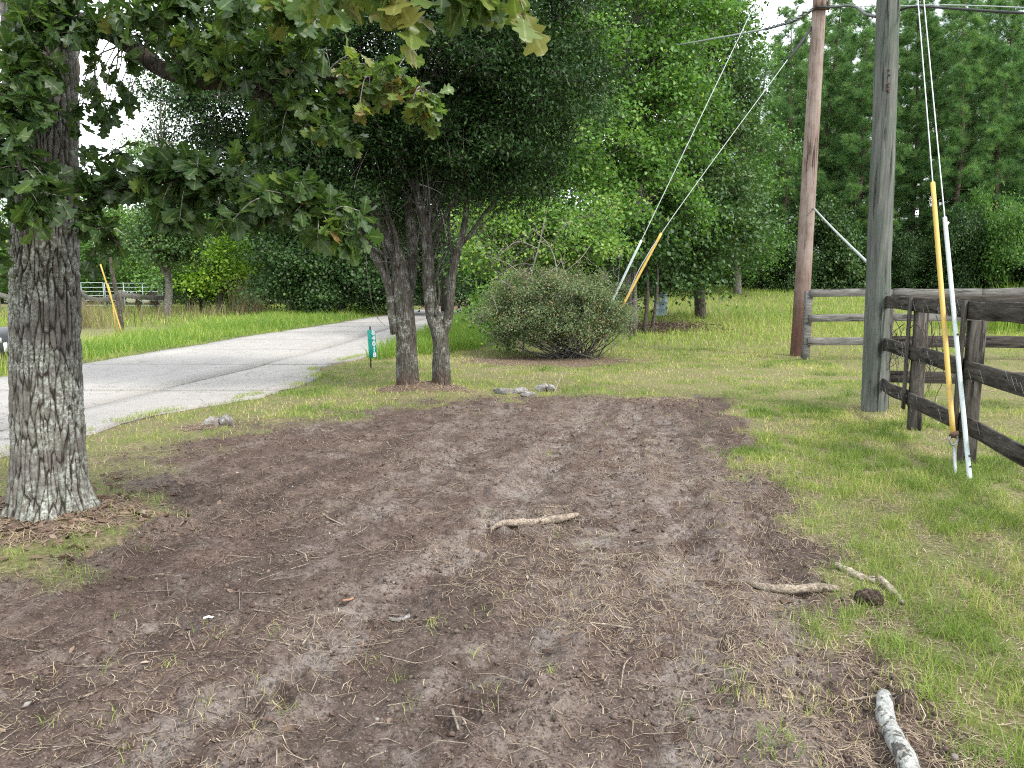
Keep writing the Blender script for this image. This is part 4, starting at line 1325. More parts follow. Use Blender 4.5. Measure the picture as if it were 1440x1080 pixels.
# ---- the pair of small-leaved evergreens ------------------------------------------
def build_twins():
    YA = TW_A[1]
    g = 'pair of evergreens by the road'

    def pp(l, dy=0.0): return [P(a, b, YA + dy) for a, b in l]
    # left tree: one stout stem with a slanting side limb
    lobesA = [LB(400, 120, YA - .2, 150, 105, 1.7), (LB(330, 235, YA + .3, 95, 72, 1.2)), LB(450, 255, YA - .2, 95, 65, 1.2), LB(520, 60, YA, 130, 110, 1.9), LB(430, -60, YA + .2, 150, 90, 1.9), LB(310, 110, YA + .6, 75, 100, 1.2), LB(480, 170, YA - .3, 90, 60, 1.2), LB(480, 265, YA - .5, 50, 26, .6)]
    trunkA = [TW_A + [0, .05, -.12]] + pp([(573, 530), (571, 470), (564, 405), (561, 375), (549, 340), (522, 290), (505, 255), (470, 150), (440, 20)], .05)
    radA = [.20, .17, .148, .142, .12, .10, .085, .07, .05, .02]
    exA = [(pp([(556, 470), (551, 440), (546, 398), (527, 360), (510, 332), (492, 287), (470, 230)]), [.07, .068, .064, .058, .052, .045, .02]),
           (pp([(570, 430), (580, 365), (576, 300), (566, 220), (545, 120), (530, 20)], .25), [.10, .09, .075, .06, .045, .02]),
           (pp([(560, 375), (556, 330), (545, 300), (530, 255)], -.1), [.04, .03, .022, .01]),
           (pp([(548, 405), (540, 350), (533, 320)], -.05), [.02, .014, .006]),
           (pp([(515, 340), (516, 380), (522, 420), (530, 445), (541, 458)], -.35), [.006, .006, .005, .005, .003])]
    A = broad_tree('evergreen_tree', TW_A, trunkA, radA, lobesA, 4700, 24, .062, .11, M['twin_leaf'], M['twin_bark'],
                   'dark small-leaved evergreen with one stout trunk and slanting side limb, nearest the teal sign', g, 51, LEAF_V, tint=(.46, .2), shell=.3, limb_r=.022, per=4, extra=exA, floor=2.0, twig_r=.005)
    lobesB = [LB(640, 80, YA - .2, 150, 110, 1.8), LB(740, 120, YA - .1, 110, 95, 1.5), LB(660, 215, YA - .2, 100, 62, 1.2), LB(780, 60, YA + .3, 85, 90, 1.4), LB(580, 200, YA + .5, 85, 75, 1.2), LB(650, -50, YA, 150, 90, 1.9), LB(735, 235, YA + .3, 62, 45, .9), LB(565, 290, YA + .9, 60, 40, .7), LB(690, 265, YA - .2, 50, 28, .6)]
    trunkB = [TW_B + [0, .05, -.12]] + pp([(621, 530), (620, 490), (617, 466), (606, 430), (602, 373), (600, 324), (590, 283), (576, 234), (562, 169), (560, 60)], 0)
    radB = [.17, .145, .122, .118, .100, .088, .080, .07, .06, .045, .02]
    exB = [(pp([(622, 474), (631, 442), (637, 381), (645, 348), (655, 303), (659, 242), (668, 140)]), [.075, .066, .058, .052, .042, .032, .014]),
           (pp([(640, 372), (633, 340), (631, 310), (636, 270)], .05), [.03, .024, .018, .008]),
           (pp([(612, 445), (618, 415), (615, 385), (622, 355), (618, 330)], -.1), [.022, .018, .015, .011, .005]),
           (pp([(645, 350), (664, 325), (690, 290), (730, 250)], .1), [.032, .028, .02, .008]),
           (pp([(590, 283), (585, 240), (587, 190), (590, 120)], -.1), [.03, .026, .02, .01])]
    Bt = broad_tree('evergreen_tree', TW_B, trunkB, radB, lobesB, 4900, 24, .062, .11, M['twin_leaf'], M['twin_bark'],
                    'dark small-leaved evergreen whose lichen-spotted trunk forks low into a V', g, 52, LEAF_V, tint=(.48, .2), shell=.3, limb_r=.022, per=4, extra=exB, floor=2.0, twig_r=.005)
    # bare inner twigs
    for root, lob, sd in ((A, lobesA, 3), (Bt, lobesB, 4)):
        r = np.random.default_rng(sd)
        mb = MB()
        for _ in range(110):
            px_ = r.uniform(470, 700); py_ = r.uniform(230, 370)
            st = P(px_, py_, YA + r.normal(0, .4))
            d = nrm(r.normal(0, 1, 3) + [0, 0, .4]) * r.uniform(.15, .6)
            V, F = tube([st, st + d * .5 + r.normal(0, .03, 3), st + d + r.normal(0, .05, 3)], [.006, .004, .0015], 3, 6, cap=False)
            mb.add(V, F)
        part('bare_twig', mb, M['bark_grey'], root, True, kind='stuff')


build_twins()


# ---- broad-leaved trees behind ----------------------------------------------------
def simple(px_, Y_, top_px, name, label, lobes, leafmat, bark, n, lpt, leaf, spread, seed, group=None, rad=.16, tint=(.45, .2), template=BROAD_V, cat='tree', shell=.45, lean=0.0, floor=None, flat=.8, per=5):
    x = (px_ - 720) / FOC * Y_
    z0 = float(rise(x, Y_))
    base = np.array([x, Y_, z0])
    top = P(top_px[0], top_px[1], Y_)
    r = np.random.default_rng(seed)
    h = top[2] - z0
    trunk = [base + [0, 0, -.15]] + [base + (top - base) * t + [r.normal(0, .012) * h, r.normal(0, .012) * h, 0] for t in (.2, .4, .6, .8)] + [top]
    tr = [rad * 1.15, rad, rad * .8, rad * .6, rad * .38, rad * .12]
    return broad_tree(name, base, trunk, tr, lobes, n, lpt, leaf, spread, leafmat, bark, label, group, seed, template, tint=tint, shell=shell, limb_r=rad * .3, per=per, cat=cat, floor=(z0 + .3 if floor is None else floor), twig_r=.008, flat=flat, cover=.75)


def build_background_broadleaf():
    gg = 'bright broad-leaved trees behind the round shrub'
    D = lambda *a: LB(*a)
    simple(890, 24, (893, -130), 'broadleaf_tree', 'tall bright green broad-leaved tree with pale trunk above the guy wires',
           [D(880, 60, 24, 95, 85, 2.2), D(850, 160, 23.5, 85, 60, 1.8), D(935, 150, 24, 85, 70, 2.0), D(900, 240, 24, 85, 60, 2.0), D(870, -40, 24, 110, 90, 2.4), D(955, 40, 24.5, 70, 80, 2.0), D(930, 300, 24.2, 70, 48, 1.6)],
           M['gum_leaf'], M['bark_grey'], 2300, 17, .135, .24, 61, gg, .17)
    simple(985, 29, (985, -120), 'broadleaf_tree', 'dense broad-leaved tree drooping low over the edge of the paddock',
           [D(985, 120, 29, 75, 80, 2.3), D(1000, 220, 28.5, 68, 65, 2.2), D(985, 310, 28, 75, 60, 2.3), D(950, 360, 27.5, 78, 42, 2.0), D(975, 20, 29, 70, 80, 2.2), D(1010, 340, 28.6, 48, 40, 1.6), D(905, 330, 27, 60, 50, 1.6), D(915, 385, 26.5, 60, 25, 1.4)],
           M['dark_leaf'], M['bark_dark'], 3000, 17, .145, .26, 62, gg, .2, tint=(.6, .2))
    simple(782, 21.5, (775, -40), 'broadleaf_tree', 'slender broad-leaved tree with grey trunk rising behind the round shrub',
           [D(775, 80, 21.5, 75, 80, 1.6), D(815, 190, 21, 80, 60, 1.5), D(770, 210, 21.5, 75, 55, 1.4), D(740, 270, 21.2, 62, 45, 1.2), D(835, 285, 20.8, 65, 45, 1.2)],
           M['gum_leaf'], M['bark_grey'], 1500, 17, .12, .21, 63, gg, .11, tint=(.55, .2))
    simple(753, 20.6, (748, 120), 'broadleaf_tree', 'thin pale-stemmed young tree close behind the round shrub',
           [D(745, 190, 20.6, 50, 45, 1.0), D(740, 320, 20.2, 60, 42, 1.1), D(800, 335, 19.6, 62, 38, 1.0), D(700, 320, 19.8, 48, 38, 1.0)],
           M['gum_leaf'], M['bark_grey'], 900, 13, .13, .2, 64, gg, .07, tint=(.68, .18))
    # fresh green saplings at the road side of the shrub
    simple(715, 18.2, (712, 300), 'sapling_clump', 'fresh green saplings between the round shrub and the road',
           [D(700, 345, 18.2, 46, 45, .9), D(745, 330, 18.6, 55, 42, .9), D(690, 400, 18, 34, 50, .8), D(715, 450, 17.6, 46, 40, .7), D(690, 300, 18.4, 30, 28, .7), D(850, 320, 18.6, 40, 35, .8), D(800, 350, 18.4, 50, 30, .8)],
           M['gum_leaf'], M['bark_grey'], 1000, 13, .095, .15, 65, None, .045, tint=(.72, .17), cat='sapling', floor=.15)
    # behind, to close the view
    simple(860, 40, (860, -20), 'broadleaf_tree', 'deep green broad-leaved tree filling the gap behind the tall bright tree',
           [D(860, 150, 40, 130, 110, 4), D(820, 290, 40, 120, 90, 4), D(930, 300, 40, 110, 90, 4), D(870, 40, 40, 100, 80, 4)], M['dark_leaf'], M['bark_dark'], 2000, 16, .18, .38, 66, gg, .25, tint=(.5, .2))
    simple(1035, 41, (1040, 45), 'broadleaf_tree', 'pale feathery broad-leaved tree beside the first pines',
           [D(1035, 180, 41, 60, 95, 3), D(1030, 320, 41, 60, 70, 3), D(1010, 90, 41, 55, 55, 3)], M['gum_leaf'], M['bark_grey'], 1300, 16, .15, .34, 67, gg, .2, tint=(.3, .18))
    # the dark tunnel where the road goes in
    gt = 'dark trees closing over the far end of the road'
    def dark(px_, Y_, w, top, bot, seed, lab, leaf=.17, n=1900):
        c = (top + bot) / 2; hh = (bot - top) / 2
        simple(px_, Y_, (px_, top + 20), 'shade_tree', lab,
               [D(px_, c, Y_, w, hh, w / FOC * Y_), D(px_ - w * .4, c + hh * .5, Y_ - 1, w * .6, hh * .6, 2.5), D(px_ + w * .45, c - hh * .3, Y_ + 1, w * .6, hh * .6, 2.5), D(px_ + w * .3, bot - hh * .35, Y_, w * .6, hh * .4, 2.5)],
               M['dark_leaf'], M['bark_dark'], n, 18, leaf, .38, seed, gt, .22, tint=(.42, .22), floor=.3)
    dark(695, 44, 62, 60, 425, 71, 'dark shade tree standing on the right of the road where it disappears')
    dark(560, 46, 60, 90, 428, 72, 'dark shade tree standing on the left of the road where it disappears')
    dark(630, 74, 80, 80, 420, 73, 'dark tree blocking the far end of the road', .26)
    dark(480, 44, 62, 120, 430, 74, 'dark green tree behind the verge, left of the road end')
    dark(415, 43, 58, 170, 432, 75, 'bushy dark tree behind the reeds at the end of the board fence')
    dark(355, 52, 55, 150, 425, 76, 'dark tree behind the yellow-green bush')
    dark(625, 52, 42, 40, 300, 77, 'overhanging dark tree arching across the road')
    # left distance
    gl = 'pale trees beyond the left paddock'
    def mid(px_, Y_, w, top, bot, seed, lab, mat, tint, leaf=.2, n=1100, bark=None, grp=gl):
        c = (top + bot) / 2; hh = (bot - top) / 2
        simple(px_, Y_, (px_, top + 15), 'paddock_tree', lab,
               [D(px_, c + hh * .2, Y_, w, hh * .75, 3), D(px_ - w * .5, c + hh * .4, Y_ - 1, w * .6, hh * .5, 2), D(px_ + w * .45, c + hh * .3, Y_ + 1, w * .6, hh * .5, 2), D(px_, top + hh * .4, Y_, w * .55, hh * .42, 2)],
               mat, bark or M['bark_grey'], n, 15, leaf, .36, seed, grp, .16, tint=tint, floor=.3)
    mid(215, 62, 55, 185, 415, 81, 'pale green tree with pointed top beyond the left paddock', M['gum_leaf'], (.55, .2))
    mid(150, 66, 60, 250, 415, 82, 'rounded tree beyond the tubular gate', M['gum_leaf'], (.35, .2))
    mid(60, 60, 70, 230, 418, 83, 'broad tree behind the oak trunk beyond the paddock', M['gum_leaf'], (.4, .2))
    mid(290, 60, 50, 240, 415, 84, 'dull green tree beside the yellow-green bush', M['dark_leaf'], (.6, .2))
    mid(310, 47, 38, 295, 420, 85, 'bright yellow-green bush beyond the sagging board fence', M['lime_leaf'], (.5, .25), .2, 700)
    mid(268, 49, 32, 310, 425, 86, 'leafy green bush left of the yellow-green bush', M['gum_leaf'], (.5, .2), .2, 500)
    mid(-40, 55, 80, 200, 420, 87, 'tall tree at the far left beyond the paddock', M['gum_leaf'], (.45, .2))
    mid(120, 85, 120, 280, 412, 88, 'distant low belt tree behind the tubular gate', M['dark_leaf'], (.6, .2), .4, 1200)
    mid(330, 85, 120, 200, 412, 89, 'distant dark tree behind the bushes', M['dark_leaf'], (.5, .2), .4, 1200)
    # small tree with straight grey trunk in the paddock fence line
    simple(235, 40, (236, 250), 'paddock_tree', 'small round-headed tree with straight grey trunk standing in the sagging fence',
           [D(235, 335, 40, 52, 38, 1.8), D(205, 345, 40, 40, 30, 1.4), D(262, 320, 40, 40, 32, 1.4), D(225, 295, 40, 36, 28, 1.4)], M['dark_leaf'], M['bark_grey'], 900, 12, .17, .26, 90, None, .19, tint=(.68, .18), floor=1.6)
    # thin half-bare tree against the sky
    simple(225, 58, (228, 95), 'bare_topped_tree', 'thin half-bare tree whose top shows grey branches against the sky',
           [D(225, 170, 58, 38, 60, 2), D(205, 130, 58, 26, 36, 1.5), D(248, 150, 58, 24, 40, 1.5)], M['dark_leaf'], M['bark_grey'], 150, 9, .2, .4, 91, None, .17, tint=(.7, .2), per=9)


build_background_broadleaf()


# ---- pines -----------------------------------------------------------------------
def tuft_template(seed, k=34):
    r = np.random.default_rng(seed)
    d = rvec(k, r); d[:, 1] = np.abs(d[:, 1]) * .9 + .25; d = nrm(d)
    s = nrm(np.cross(d, rvec(k, r))) * .021
    b = d * .05
    d = d * r.uniform(.7, 1.05, (k, 1))
    V = np.stack([b - s, b + s, d], 1).reshape(-1, 3)
    F = np.arange(3 * k).reshape(k, 3)
    return V, F


def make_pine(h, start, wid, seed, base, label, group):
    r = np.random.default_rng(seed)
    root = thing('pine_tree', tuple(base), label, 'tree', group)
    base = np.asarray(base, float)
    mb = MB()
    ctrl = [base + [r.normal(0, .07) * k, r.normal(0, .07) * k, h * t - .1] for k, t in enumerate((0, .25, .5, .75, 1))]
    rad = [.2, .16, .125, .085, .02]
    V, F = tube(ctrl, rad, 10, 26, wob=.1, seed=seed); mb.add(V, F)
    line = catmull(ctrl, 60)
    tips, dirs, hs = [], [], []
    z = start * h
    while z < h * .985:
        f = (z - start * h) / (h * (1 - start))
        nb = int(r.integers(3, 6))
        a0 = r.uniform(0, 6.28)
        for k in range(nb):
            a = a0 + k * 6.283 / nb + r.normal(0, .25)
            L = wid * (.30 + .9 * (1 - f) ** .75) * r.uniform(.55, 1.1) * (0.65 + .35 * min(1, f * 6 + .3))
            up = .12 + .55 * f + r.normal(0, .1)
            st = line[np.argmin(abs(line[:, 2] - base[2] - z))]
            d = np.array([math.cos(a), math.sin(a), up])
            p1 = st + d * L * .55 + [0, 0, -.03 * L]; p2 = st + d * L + [0, 0, .10 * L]
            V, F = tube([st, p1, p2], [.035 * (1.1 - f), .022 * (1.1 - f), .008], 4, 6, cap=False); mb.add(V, F)
            q = catmull([st, p1, p2], 12)
            ns = int(2 + L * 2.8)
            for s_ in range(ns):
                t = r.uniform(.3, 1)
                b = q[int(t * 11)]
                sd = nrm(np.cross(d, [0, 0, 1])) * r.choice([-1, 1])
                dd = nrm(nrm(d) * .7 + sd * r.uniform(.2, 1.1) + [0, 0, r.uniform(-.1, .55)])
                e = b + dd * r.uniform(.2, .55) * (1.25 - t * .4)
                V, F = cones([b], [e], .008, .004, 3); mb.add(V, F)
                for _ in range(int(r.integers(4, 8))):
                    tips.append(e + r.normal(0, .15, 3) - dd * r.uniform(0, .18)); dirs.append(nrm(dd + r.normal(0, .4, 3) + [0, 0, .35])); hs.append(f)
            for _ in range(3):
                tips.append(p2 + r.normal(0, .1, 3)); dirs.append(nrm(d + [0, 0, .4])); hs.append(f)
        z += r.uniform(.38, .85)
    for k in range(6):                                        # dead stubs below the crown
        zz = r.uniform(.15, max(start, .2)) * h; st = line[np.argmin(abs(line[:, 2] - base[2] - zz))]; a = r.uniform(0, 6.28)
        V, F = tube([st, st + np.array([math.cos(a), math.sin(a), .1]) * r.uniform(.5, 1.4)], [.02, .006], 4, 3, cap=False); mb.add(V, F)
    part('trunk', mb, M['pine_bark'], root, True)
    tips = np.array(tips); dirs = np.array(dirs)
    R = basis(dirs, rvec(len(tips), r))
    cb = MB()
    grp = r.integers(0, 4, len(tips))
    for q in range(4):
        kk = np.where(grp == q)[0]
        tv, tf = tuft_template(q + 9)
        V, F = scatter(tv, tf, tips[kk], R[kk], r.uniform(.30, .50, len(kk)))
        tt = np.clip(r.normal(.55, .16, len(kk)) + dirs[kk, 2] * .12, 0, 1)
        # new growth at needle tips is paler
        cb.add(V, F, tint=np.clip(np.repeat(tt, len(tv)) + np.tile(np.where(np.arange(len(tv)) % 3 == 2, .14, -.1), len(kk)), 0, 1))
    part('crown', cb, M['needle'], root, kind='stuff')
    return root


def build_pines():
    lab = 'loblolly-like pine with yellow-green needle tufts in the wood behind the paddock'.replace('loblolly-like ', 'tall ')
    g = 'pines along the far edge of the paddock'
    kinds = [(19, .18, 2.5), (17, .10, 2.7), (20.5, .32, 2.4), (15, .07, 2.5), (21, .24, 2.7)]
    protos = []
    # place along the wood edge, distance, kind, row of the photograph that its top reaches
    spots = [(1095, 47, 0, 45), (1150, 49, 2, 25), (1195, 46, 1, 70), (1270, 48, 4, 35), (1330, 46, 0, 0), (1385, 47, 1, 20), (1440, 50, 3, 90), (1490, 47, 0, 110), (1550, 48, 4, 60),
             (1115, 56, 4, 70), (1175, 57, 1, 45), (1235, 55, 0, 30), (1305, 56, 2, 5), (1360, 57, 4, 35), (1420, 58, 1, 80), (1475, 57, 2, 100), (1060, 55, 3, 120), (1530, 58, 0, 80),
             (1215, 66, 2, 70), (1280, 68, 4, 55), (1150, 66, 0, 80), (1345, 68, 0, 40), (1405, 68, 2, 75), (1090, 70, 2, 100), (1015, 62, 1, 130), (950, 64, 0, 100), (1600, 52, 1, 60), (1660, 54, 0, 60)]
    first = {}
    r = np.random.default_rng(77)
    for px_, Y_, k, top in spots:
        x = (px_ - 720) / FOC * Y_; z = float(rise(x, Y_))
        s = float((P(px_, top - 28, Y_)[2] - z) / kinds[k][0])
        if k not in first:
            h, st, wd = kinds[k]
            o = make_pine(h, st, wd, 200 + k, (x, Y_, z), lab, g)
            o.scale = (s, s, s)
            first[k] = o
        else:
            copy_tree(first[k], (x, Y_, z), r.uniform(0, 6.28), s)


build_pines()


# ---- understorey along the wood edge ----------------------------------------------
def build_understorey():
    g = 'dark bushes under the pines'
    lab = 'dark leafy bush at the foot of the pine wood'
    protos = []
    for k in range(4):
        x = 14 + k * 4; Y_ = 45.0; z = float(rise(x, Y_))
        r = np.random.default_rng(300 + k)
        lobes = [(x + r.normal(0, .9), Y_ + r.normal(0, .5), z + r.uniform(.3, 2.1), r.uniform(.6, 1.2), .9, r.uniform(.5, .9)) for _ in range(6)]
        base = np.array([x, Y_, z])
        o = broad_tree('understorey_bush', base, [base + [0, 0, -.1], base + [.05, 0, 1], base + [.1, .1, 2.2]], [.07, .05, .02], lobes, 800, 18, .105, .19, M['dark_leaf'] if k < 3 else M['gum_leaf'], M['bark_dark'], lab, g, 310 + k, cat='bush', tint=(.3 + .13 * k if k < 3 else .3, .22), per=4, cover=.55, floor=z + .1, limb_r=.03)
        protos.append(o)
    r = np.random.default_rng(9)
    A = (lab, g)
    Bk = ('dark bush in the thicket behind the round shrub', 'thicket behind the round shrub')
    Lf = ('low distant bush along the far side of the left paddock', 'distant hedge beyond the left paddock')
    # place, distance, size, kind, which row
    spots = [(1075, 45, 1.0, 0, A), (1105, 44, .8, 1, A), (1150, 45, 1.2, 2, A), (1400, 42.5, 1.25, 3, A), (1175, 44, .7, 0, A), (1205, 45, 1.15, 1, A), (1262, 44, .8, 0, A), (1290, 45.5, 1.25, 2, A), (1325, 44, .85, 1, A), (1352, 43, 1.1, 0, A), (1440, 42.5, 1.35, 3, A), (1378, 44.5, 1.4, 2, A), (1425, 45, 1.5, 1, A), (1460, 43, 1.4, 0, A), (1495, 44, 1.2, 3, A),
             (1040, 48, 1.3, 0, A), (1010, 50, 1.4, 1, A), (975, 50, 1.4, 2, A), (940, 47, 1.3, 0, A), (1085, 52, 1.6, 1, A), (1135, 53, 1.7, 0, A), (1190, 52, 1.5, 2, A), (1245, 53, 1.8, 0, A), (1300, 53, 1.7, 1, A), (1355, 53, 1.8, 0, A), (1415, 52, 1.9, 2, A), (1530, 46, 1.4, 1, A), (1580, 47, 1.5, 0, A), (1470, 53, 1.9, 0, A),
             (900, 46, 1.5, 0, Bk), (860, 45, 1.4, 1, Bk), (825, 47, 1.5, 2, Bk), (790, 46, 1.4, 0, Bk), (755, 48, 1.5, 1, Bk), (715, 50, 1.4, 0, Bk), (880, 52, 2, 2, Bk), (800, 54, 2, 0, Bk), (740, 55, 2, 1, Bk)]
    spots += [(q, 84 + 5 * math.sin(q), 2.6 + .5 * math.sin(q * 1.7), int(q) % 4, Lf) for q in np.arange(-160, 700, 42.0)]
    seen = set()
    for px_, Y_, s, k, (l_, g_) in spots:
        x = (px_ - 720) / FOC * Y_; z = float(rise(x, Y_))
        if k not in seen:
            seen.add(k); o = protos[k]; o.location = (x, Y_, z)
        else:
            o = copy_tree(protos[k], (x, Y_, z), r.uniform(0, 6.28))
        tall = r.choice([.5, .7, .9, 1.2, 1.6]) if g_ == g else r.uniform(.6, 1.3)
        o.scale = (s * r.uniform(.7, 1.2), s * r.uniform(.8, 1.1), s * tall)
        o['label'] = l_; o['group'] = g_


build_understorey()


# ---- the round many-stemmed shrub --------------------------------------------------
def build_shrub():
    r = np.random.default_rng(55)
    Y_ = BUSH[1]
    base = np.array([P(815, 503, Y_)[0], Y_, 0.0])
    root = thing('round_shrub', tuple(base), 'broad dull green shrub of many bare stems standing in straw by the guy anchors', 'shrub')
    lobes = [LB(775, 425, Y_, 82, 38, .95), LB(725, 440, Y_ + .1, 46, 42, .7), LB(835, 428, Y_ - .1, 50, 42, .8), LB(790, 455, Y_ - .3, 70, 34, .7), LB(770, 398, Y_ + .1, 55, 20, .6)]
    c, out, cen = crown_boughs(lobes, 2300, r, .26, 1.2, .35, .35)
    mb = MB()
    tips = c[r.choice(len(c), 120, replace=False)]
    for t in tips:
        st = base + [r.normal(-.1, .22), r.normal(0, .16), -.03]
        md = st * .45 + t * .55 + [r.normal(0, .05), r.normal(0, .05), -.12 + r.normal(0, .05)]
        q = r.uniform(.008, .019)
        V, F = tube([st, md, t], [q, q * .75, q * .3], 5, 9, cap=False); mb.add(V, F)
    V, F = cones(c - out * .22 - [0, 0, .05], c + out * .08, .0045, .002, 3); mb.add(V, F)
    part('stem', mb, M['bark_grey'], root, True)
    # bleached bare shoots sticking out
    for px_, py_, dx, dy in [(880, 450, 25, -32), (870, 455, 24, -18), (700, 440, -14, -36), (790, 400, 4, -44), (800, 395, -12, -40), (750, 395, -16, -30), (870, 430, 34, -12), (720, 405, -24, -16), (845, 500, 40, -30), (760, 390, 30, -28), (690, 470, -22, -18)]:
        mb = MB()
        st = P(px_, py_, Y_ - .2); e = P(px_ + dx, py_ + dy, Y_ - .2 + r.normal(0, .2))
        md = (st + e) / 2 + r.normal(0, .05, 3)
        V, F = tube([st, md, e], [.009, .007, .003], 4, 8, cap=False); mb.add(V, F)
        for _ in range(3):
            b = st + (e - st) * r.uniform(.4, .9)
            V, F = cones([b], [b + nrm(r.normal(0, 1, 3) + [0, 0, .6]) * r.uniform(.1, .3)], .005, .002, 3); mb.add(V, F)
        part('bare_shoot', mb, M['dead_twig'], root, True)
    cb = leaf_cloud(MB(), c, out, 21, .052, .08, r, LEAF_V, tint=(.6, .2), droop=.0)
    part('crown', cb, M['shrub_leaf'], root, kind='stuff')
    # dead bleached limbs lying in the saplings behind
    base2 = P(770, 455, 18.0); base2[2] = 0
    dead = thing('dead_branches', tuple(base2), 'bleached bare branches tangled above the round shrub', 'branches')
    mb = MB()
    main = [([(735, 470), (745, 400), (758, 345), (770, 290)], .022), ([(790, 470), (785, 400), (775, 350), (745, 318)], .02), ([(745, 400), (720, 375), (700, 365), (680, 358)], .014), ([(758, 350), (730, 340), (712, 350), (690, 375)], .012), ([(785, 390), (815, 365), (830, 345)], .014), ([(775, 350), (790, 320), (805, 312), (822, 330)], .012), ([(750, 372), (728, 372), (705, 385), (690, 400)], .01), ([(860, 470), (868, 410), (872, 360)], .016), ([(868, 410), (850, 385), (838, 380)], .01)]
    for l, q in main:
        pts = [P(a, b, 17.3 + r.normal(0, .12)) for a, b in l]
        if l[0][1] == 470: pts[0][2] = -.05
        V, F = tube(pts, np.linspace(q, q * .3, len(pts)), 5, 14, wob=.1, seed=len(l), cap=False); mb.add(V, F)
        for _ in range(7):
            k = r.integers(1, len(pts)); b = pts[k - 1] + (pts[k] - pts[k - 1]) * r.random()
            d = nrm(r.normal(0, 1, 3) + [0, 0, .3]) * r.uniform(.15, .5)
            V, F = tube([b, b + d * .5 + r.normal(0, .04, 3), b + d], [q * .45, q * .3, .002], 3, 5, cap=False); mb.add(V, F)
    part('branch', mb, M['dead_twig'], dead, True)


build_shrub()
# ------------------------------------------------------------------ utility poles
def build_pole(base, top, r0, r1, mat, label, seed, knots=(), zmid=None):
    root = thing('utility_pole', tuple(base), label, 'pole', 'utility poles')
    base = np.asarray(base, float); top = np.asarray(top, float)
    n, s = 90, 32
    t = np.linspace(0, 1, n)
    a = np.linspace(0, 2 * np.pi, s, endpoint=False)
    C = base + (top - base) * t[:, None] - np.array([0, 0, .12]) * (1 - t[:, None])
    A, T = np.meshgrid(a, t)
    Rr = (r0 + (r1 - r0) * T) * (1 + .05 * np.exp(-T * 30)) + (fbm(np.cos(A) * 2.5 + seed, T * 40 + np.sin(A) * 2.5, 3, seed) - .5) * .012
    crack = sstep(.62, .7, vnoise(A * 4.5, T * 9, seed + 3))
    Rr = Rr - crack * .007
    V = np.stack([C[:, None, 0] + Rr * np.cos(A), C[:, None, 1] + Rr * np.sin(A), C[:, None, 2] + 0 * Rr], -1).reshape(-1, 3)
    i = np.arange(n - 1)[:, None] * s; j = np.arange(s)[None]; j2 = (j + 1) % s
    F = np.stack([i + j, i + j2, i + s + j2, i + s + j], -1).reshape(-1, 4)
    V = np.vstack([V, C[-1]])
    jj = np.arange(s)
    Fc = np.stack([np.full(s, n * s), (n - 1) * s + jj, (n - 1) * s + (jj + 1) % s], -1)
    part('shaft', MB().add(V, [F, Fc]), mat, root, True)
    return root


RED_B = G(1123, 500); GREY_B = G(1236, 580); GREY_B[1] += .12
RED_DIR = P(1155, 0, 16.95) - np.array([RED_B[0], 16.95, 0]); RED_DIR[1] = 0
GREY_DIR = P(1249, 0, GREY_B[1]) - np.array([GREY_B[0], GREY_B[1], 0]); GREY_DIR[1] = 0


def on_red(py):
    z = P(1150, py, RED_B[1])[2]
    return np.array([RED_B[0], RED_B[1], 0]) + RED_DIR * (z / RED_DIR[2])


def on_grey(py):
    z = P(1245, py, GREY_B[1])[2]
    return np.array([GREY_B[0], GREY_B[1], 0]) + GREY_DIR * (z / GREY_DIR[2])


def build_poles():
    red = build_pole(RED_B, on_red(-330), .185, .115, M['pole_red'], 'leaning reddish brown utility pole at the corner of the silver board fence', 5)
    grey = build_pole(GREY_B, on_grey(-330), .15, .115, M['pole_grey'], 'upright grey-green weathered utility pole at the corner of the dark pen', 9)
    # hardware on the red pole
    mb = MB()
    c = on_red(14)
    V, F = box(c[0], c[1] - .16, c[2], .34, .06, .10); mb.add(V, F)
    for sx in (-.13, .0, .13):
        V, F = tube([c + [sx, -.19, -.03], c + [sx, -.19, .14]], [.03, .022], 8, 3); mb.add(V, F)
    part('bracket', mb, M['iron'], red)
    # holes and plates on the grey pole
    mb = MB()
    for py, dx in ((103, -.03), (110, -.02), (126, -.03), (133, -.025), (405, .0), (412, .03), (420, -.01)):
        c = on_grey(py)
        V, F = tube([c + [dx, -.122, 0], c + [dx, -.142, 0]], [.014, .011], 8, 2); mb.add(V, F)
    part('bolt', mb, M['iron'], grey)
    mb = MB()
    for py in (122, 130):
        c = on_grey(py)
        V, F = box(c[0] - .03, c[1] - .131, c[2], .05, .018, .014, R=np.array([[.8, 0, -.6], [0, 1, 0], [.6, 0, .8]])); mb.add(V, F)
    part('staple', mb, M['iron'], grey)
    # lineman's strut tied between the poles
    a = on_red(293) + [.1, -.1, 0]; b = P(1232, 381, GREY_B[1] + .1)
    o = thing('tie_rod', tuple(b), 'thin pale rod running from the red-brown pole down to the grey pole', 'rod')
    V, F = tube([a, (a + b) / 2 + [0, 0, -.02], b], [.018, .018, .018], 8, 8)
    part('rod', MB().add(V, F), M['cable_grey'], o, True)
    V, F = tube([a + [-.03, 0, .02], a + [.03, -.03, -.04]], [.03, .025], 8, 3)
    part('collar', MB().add(V, F), M['iron'], o, True)


build_poles()


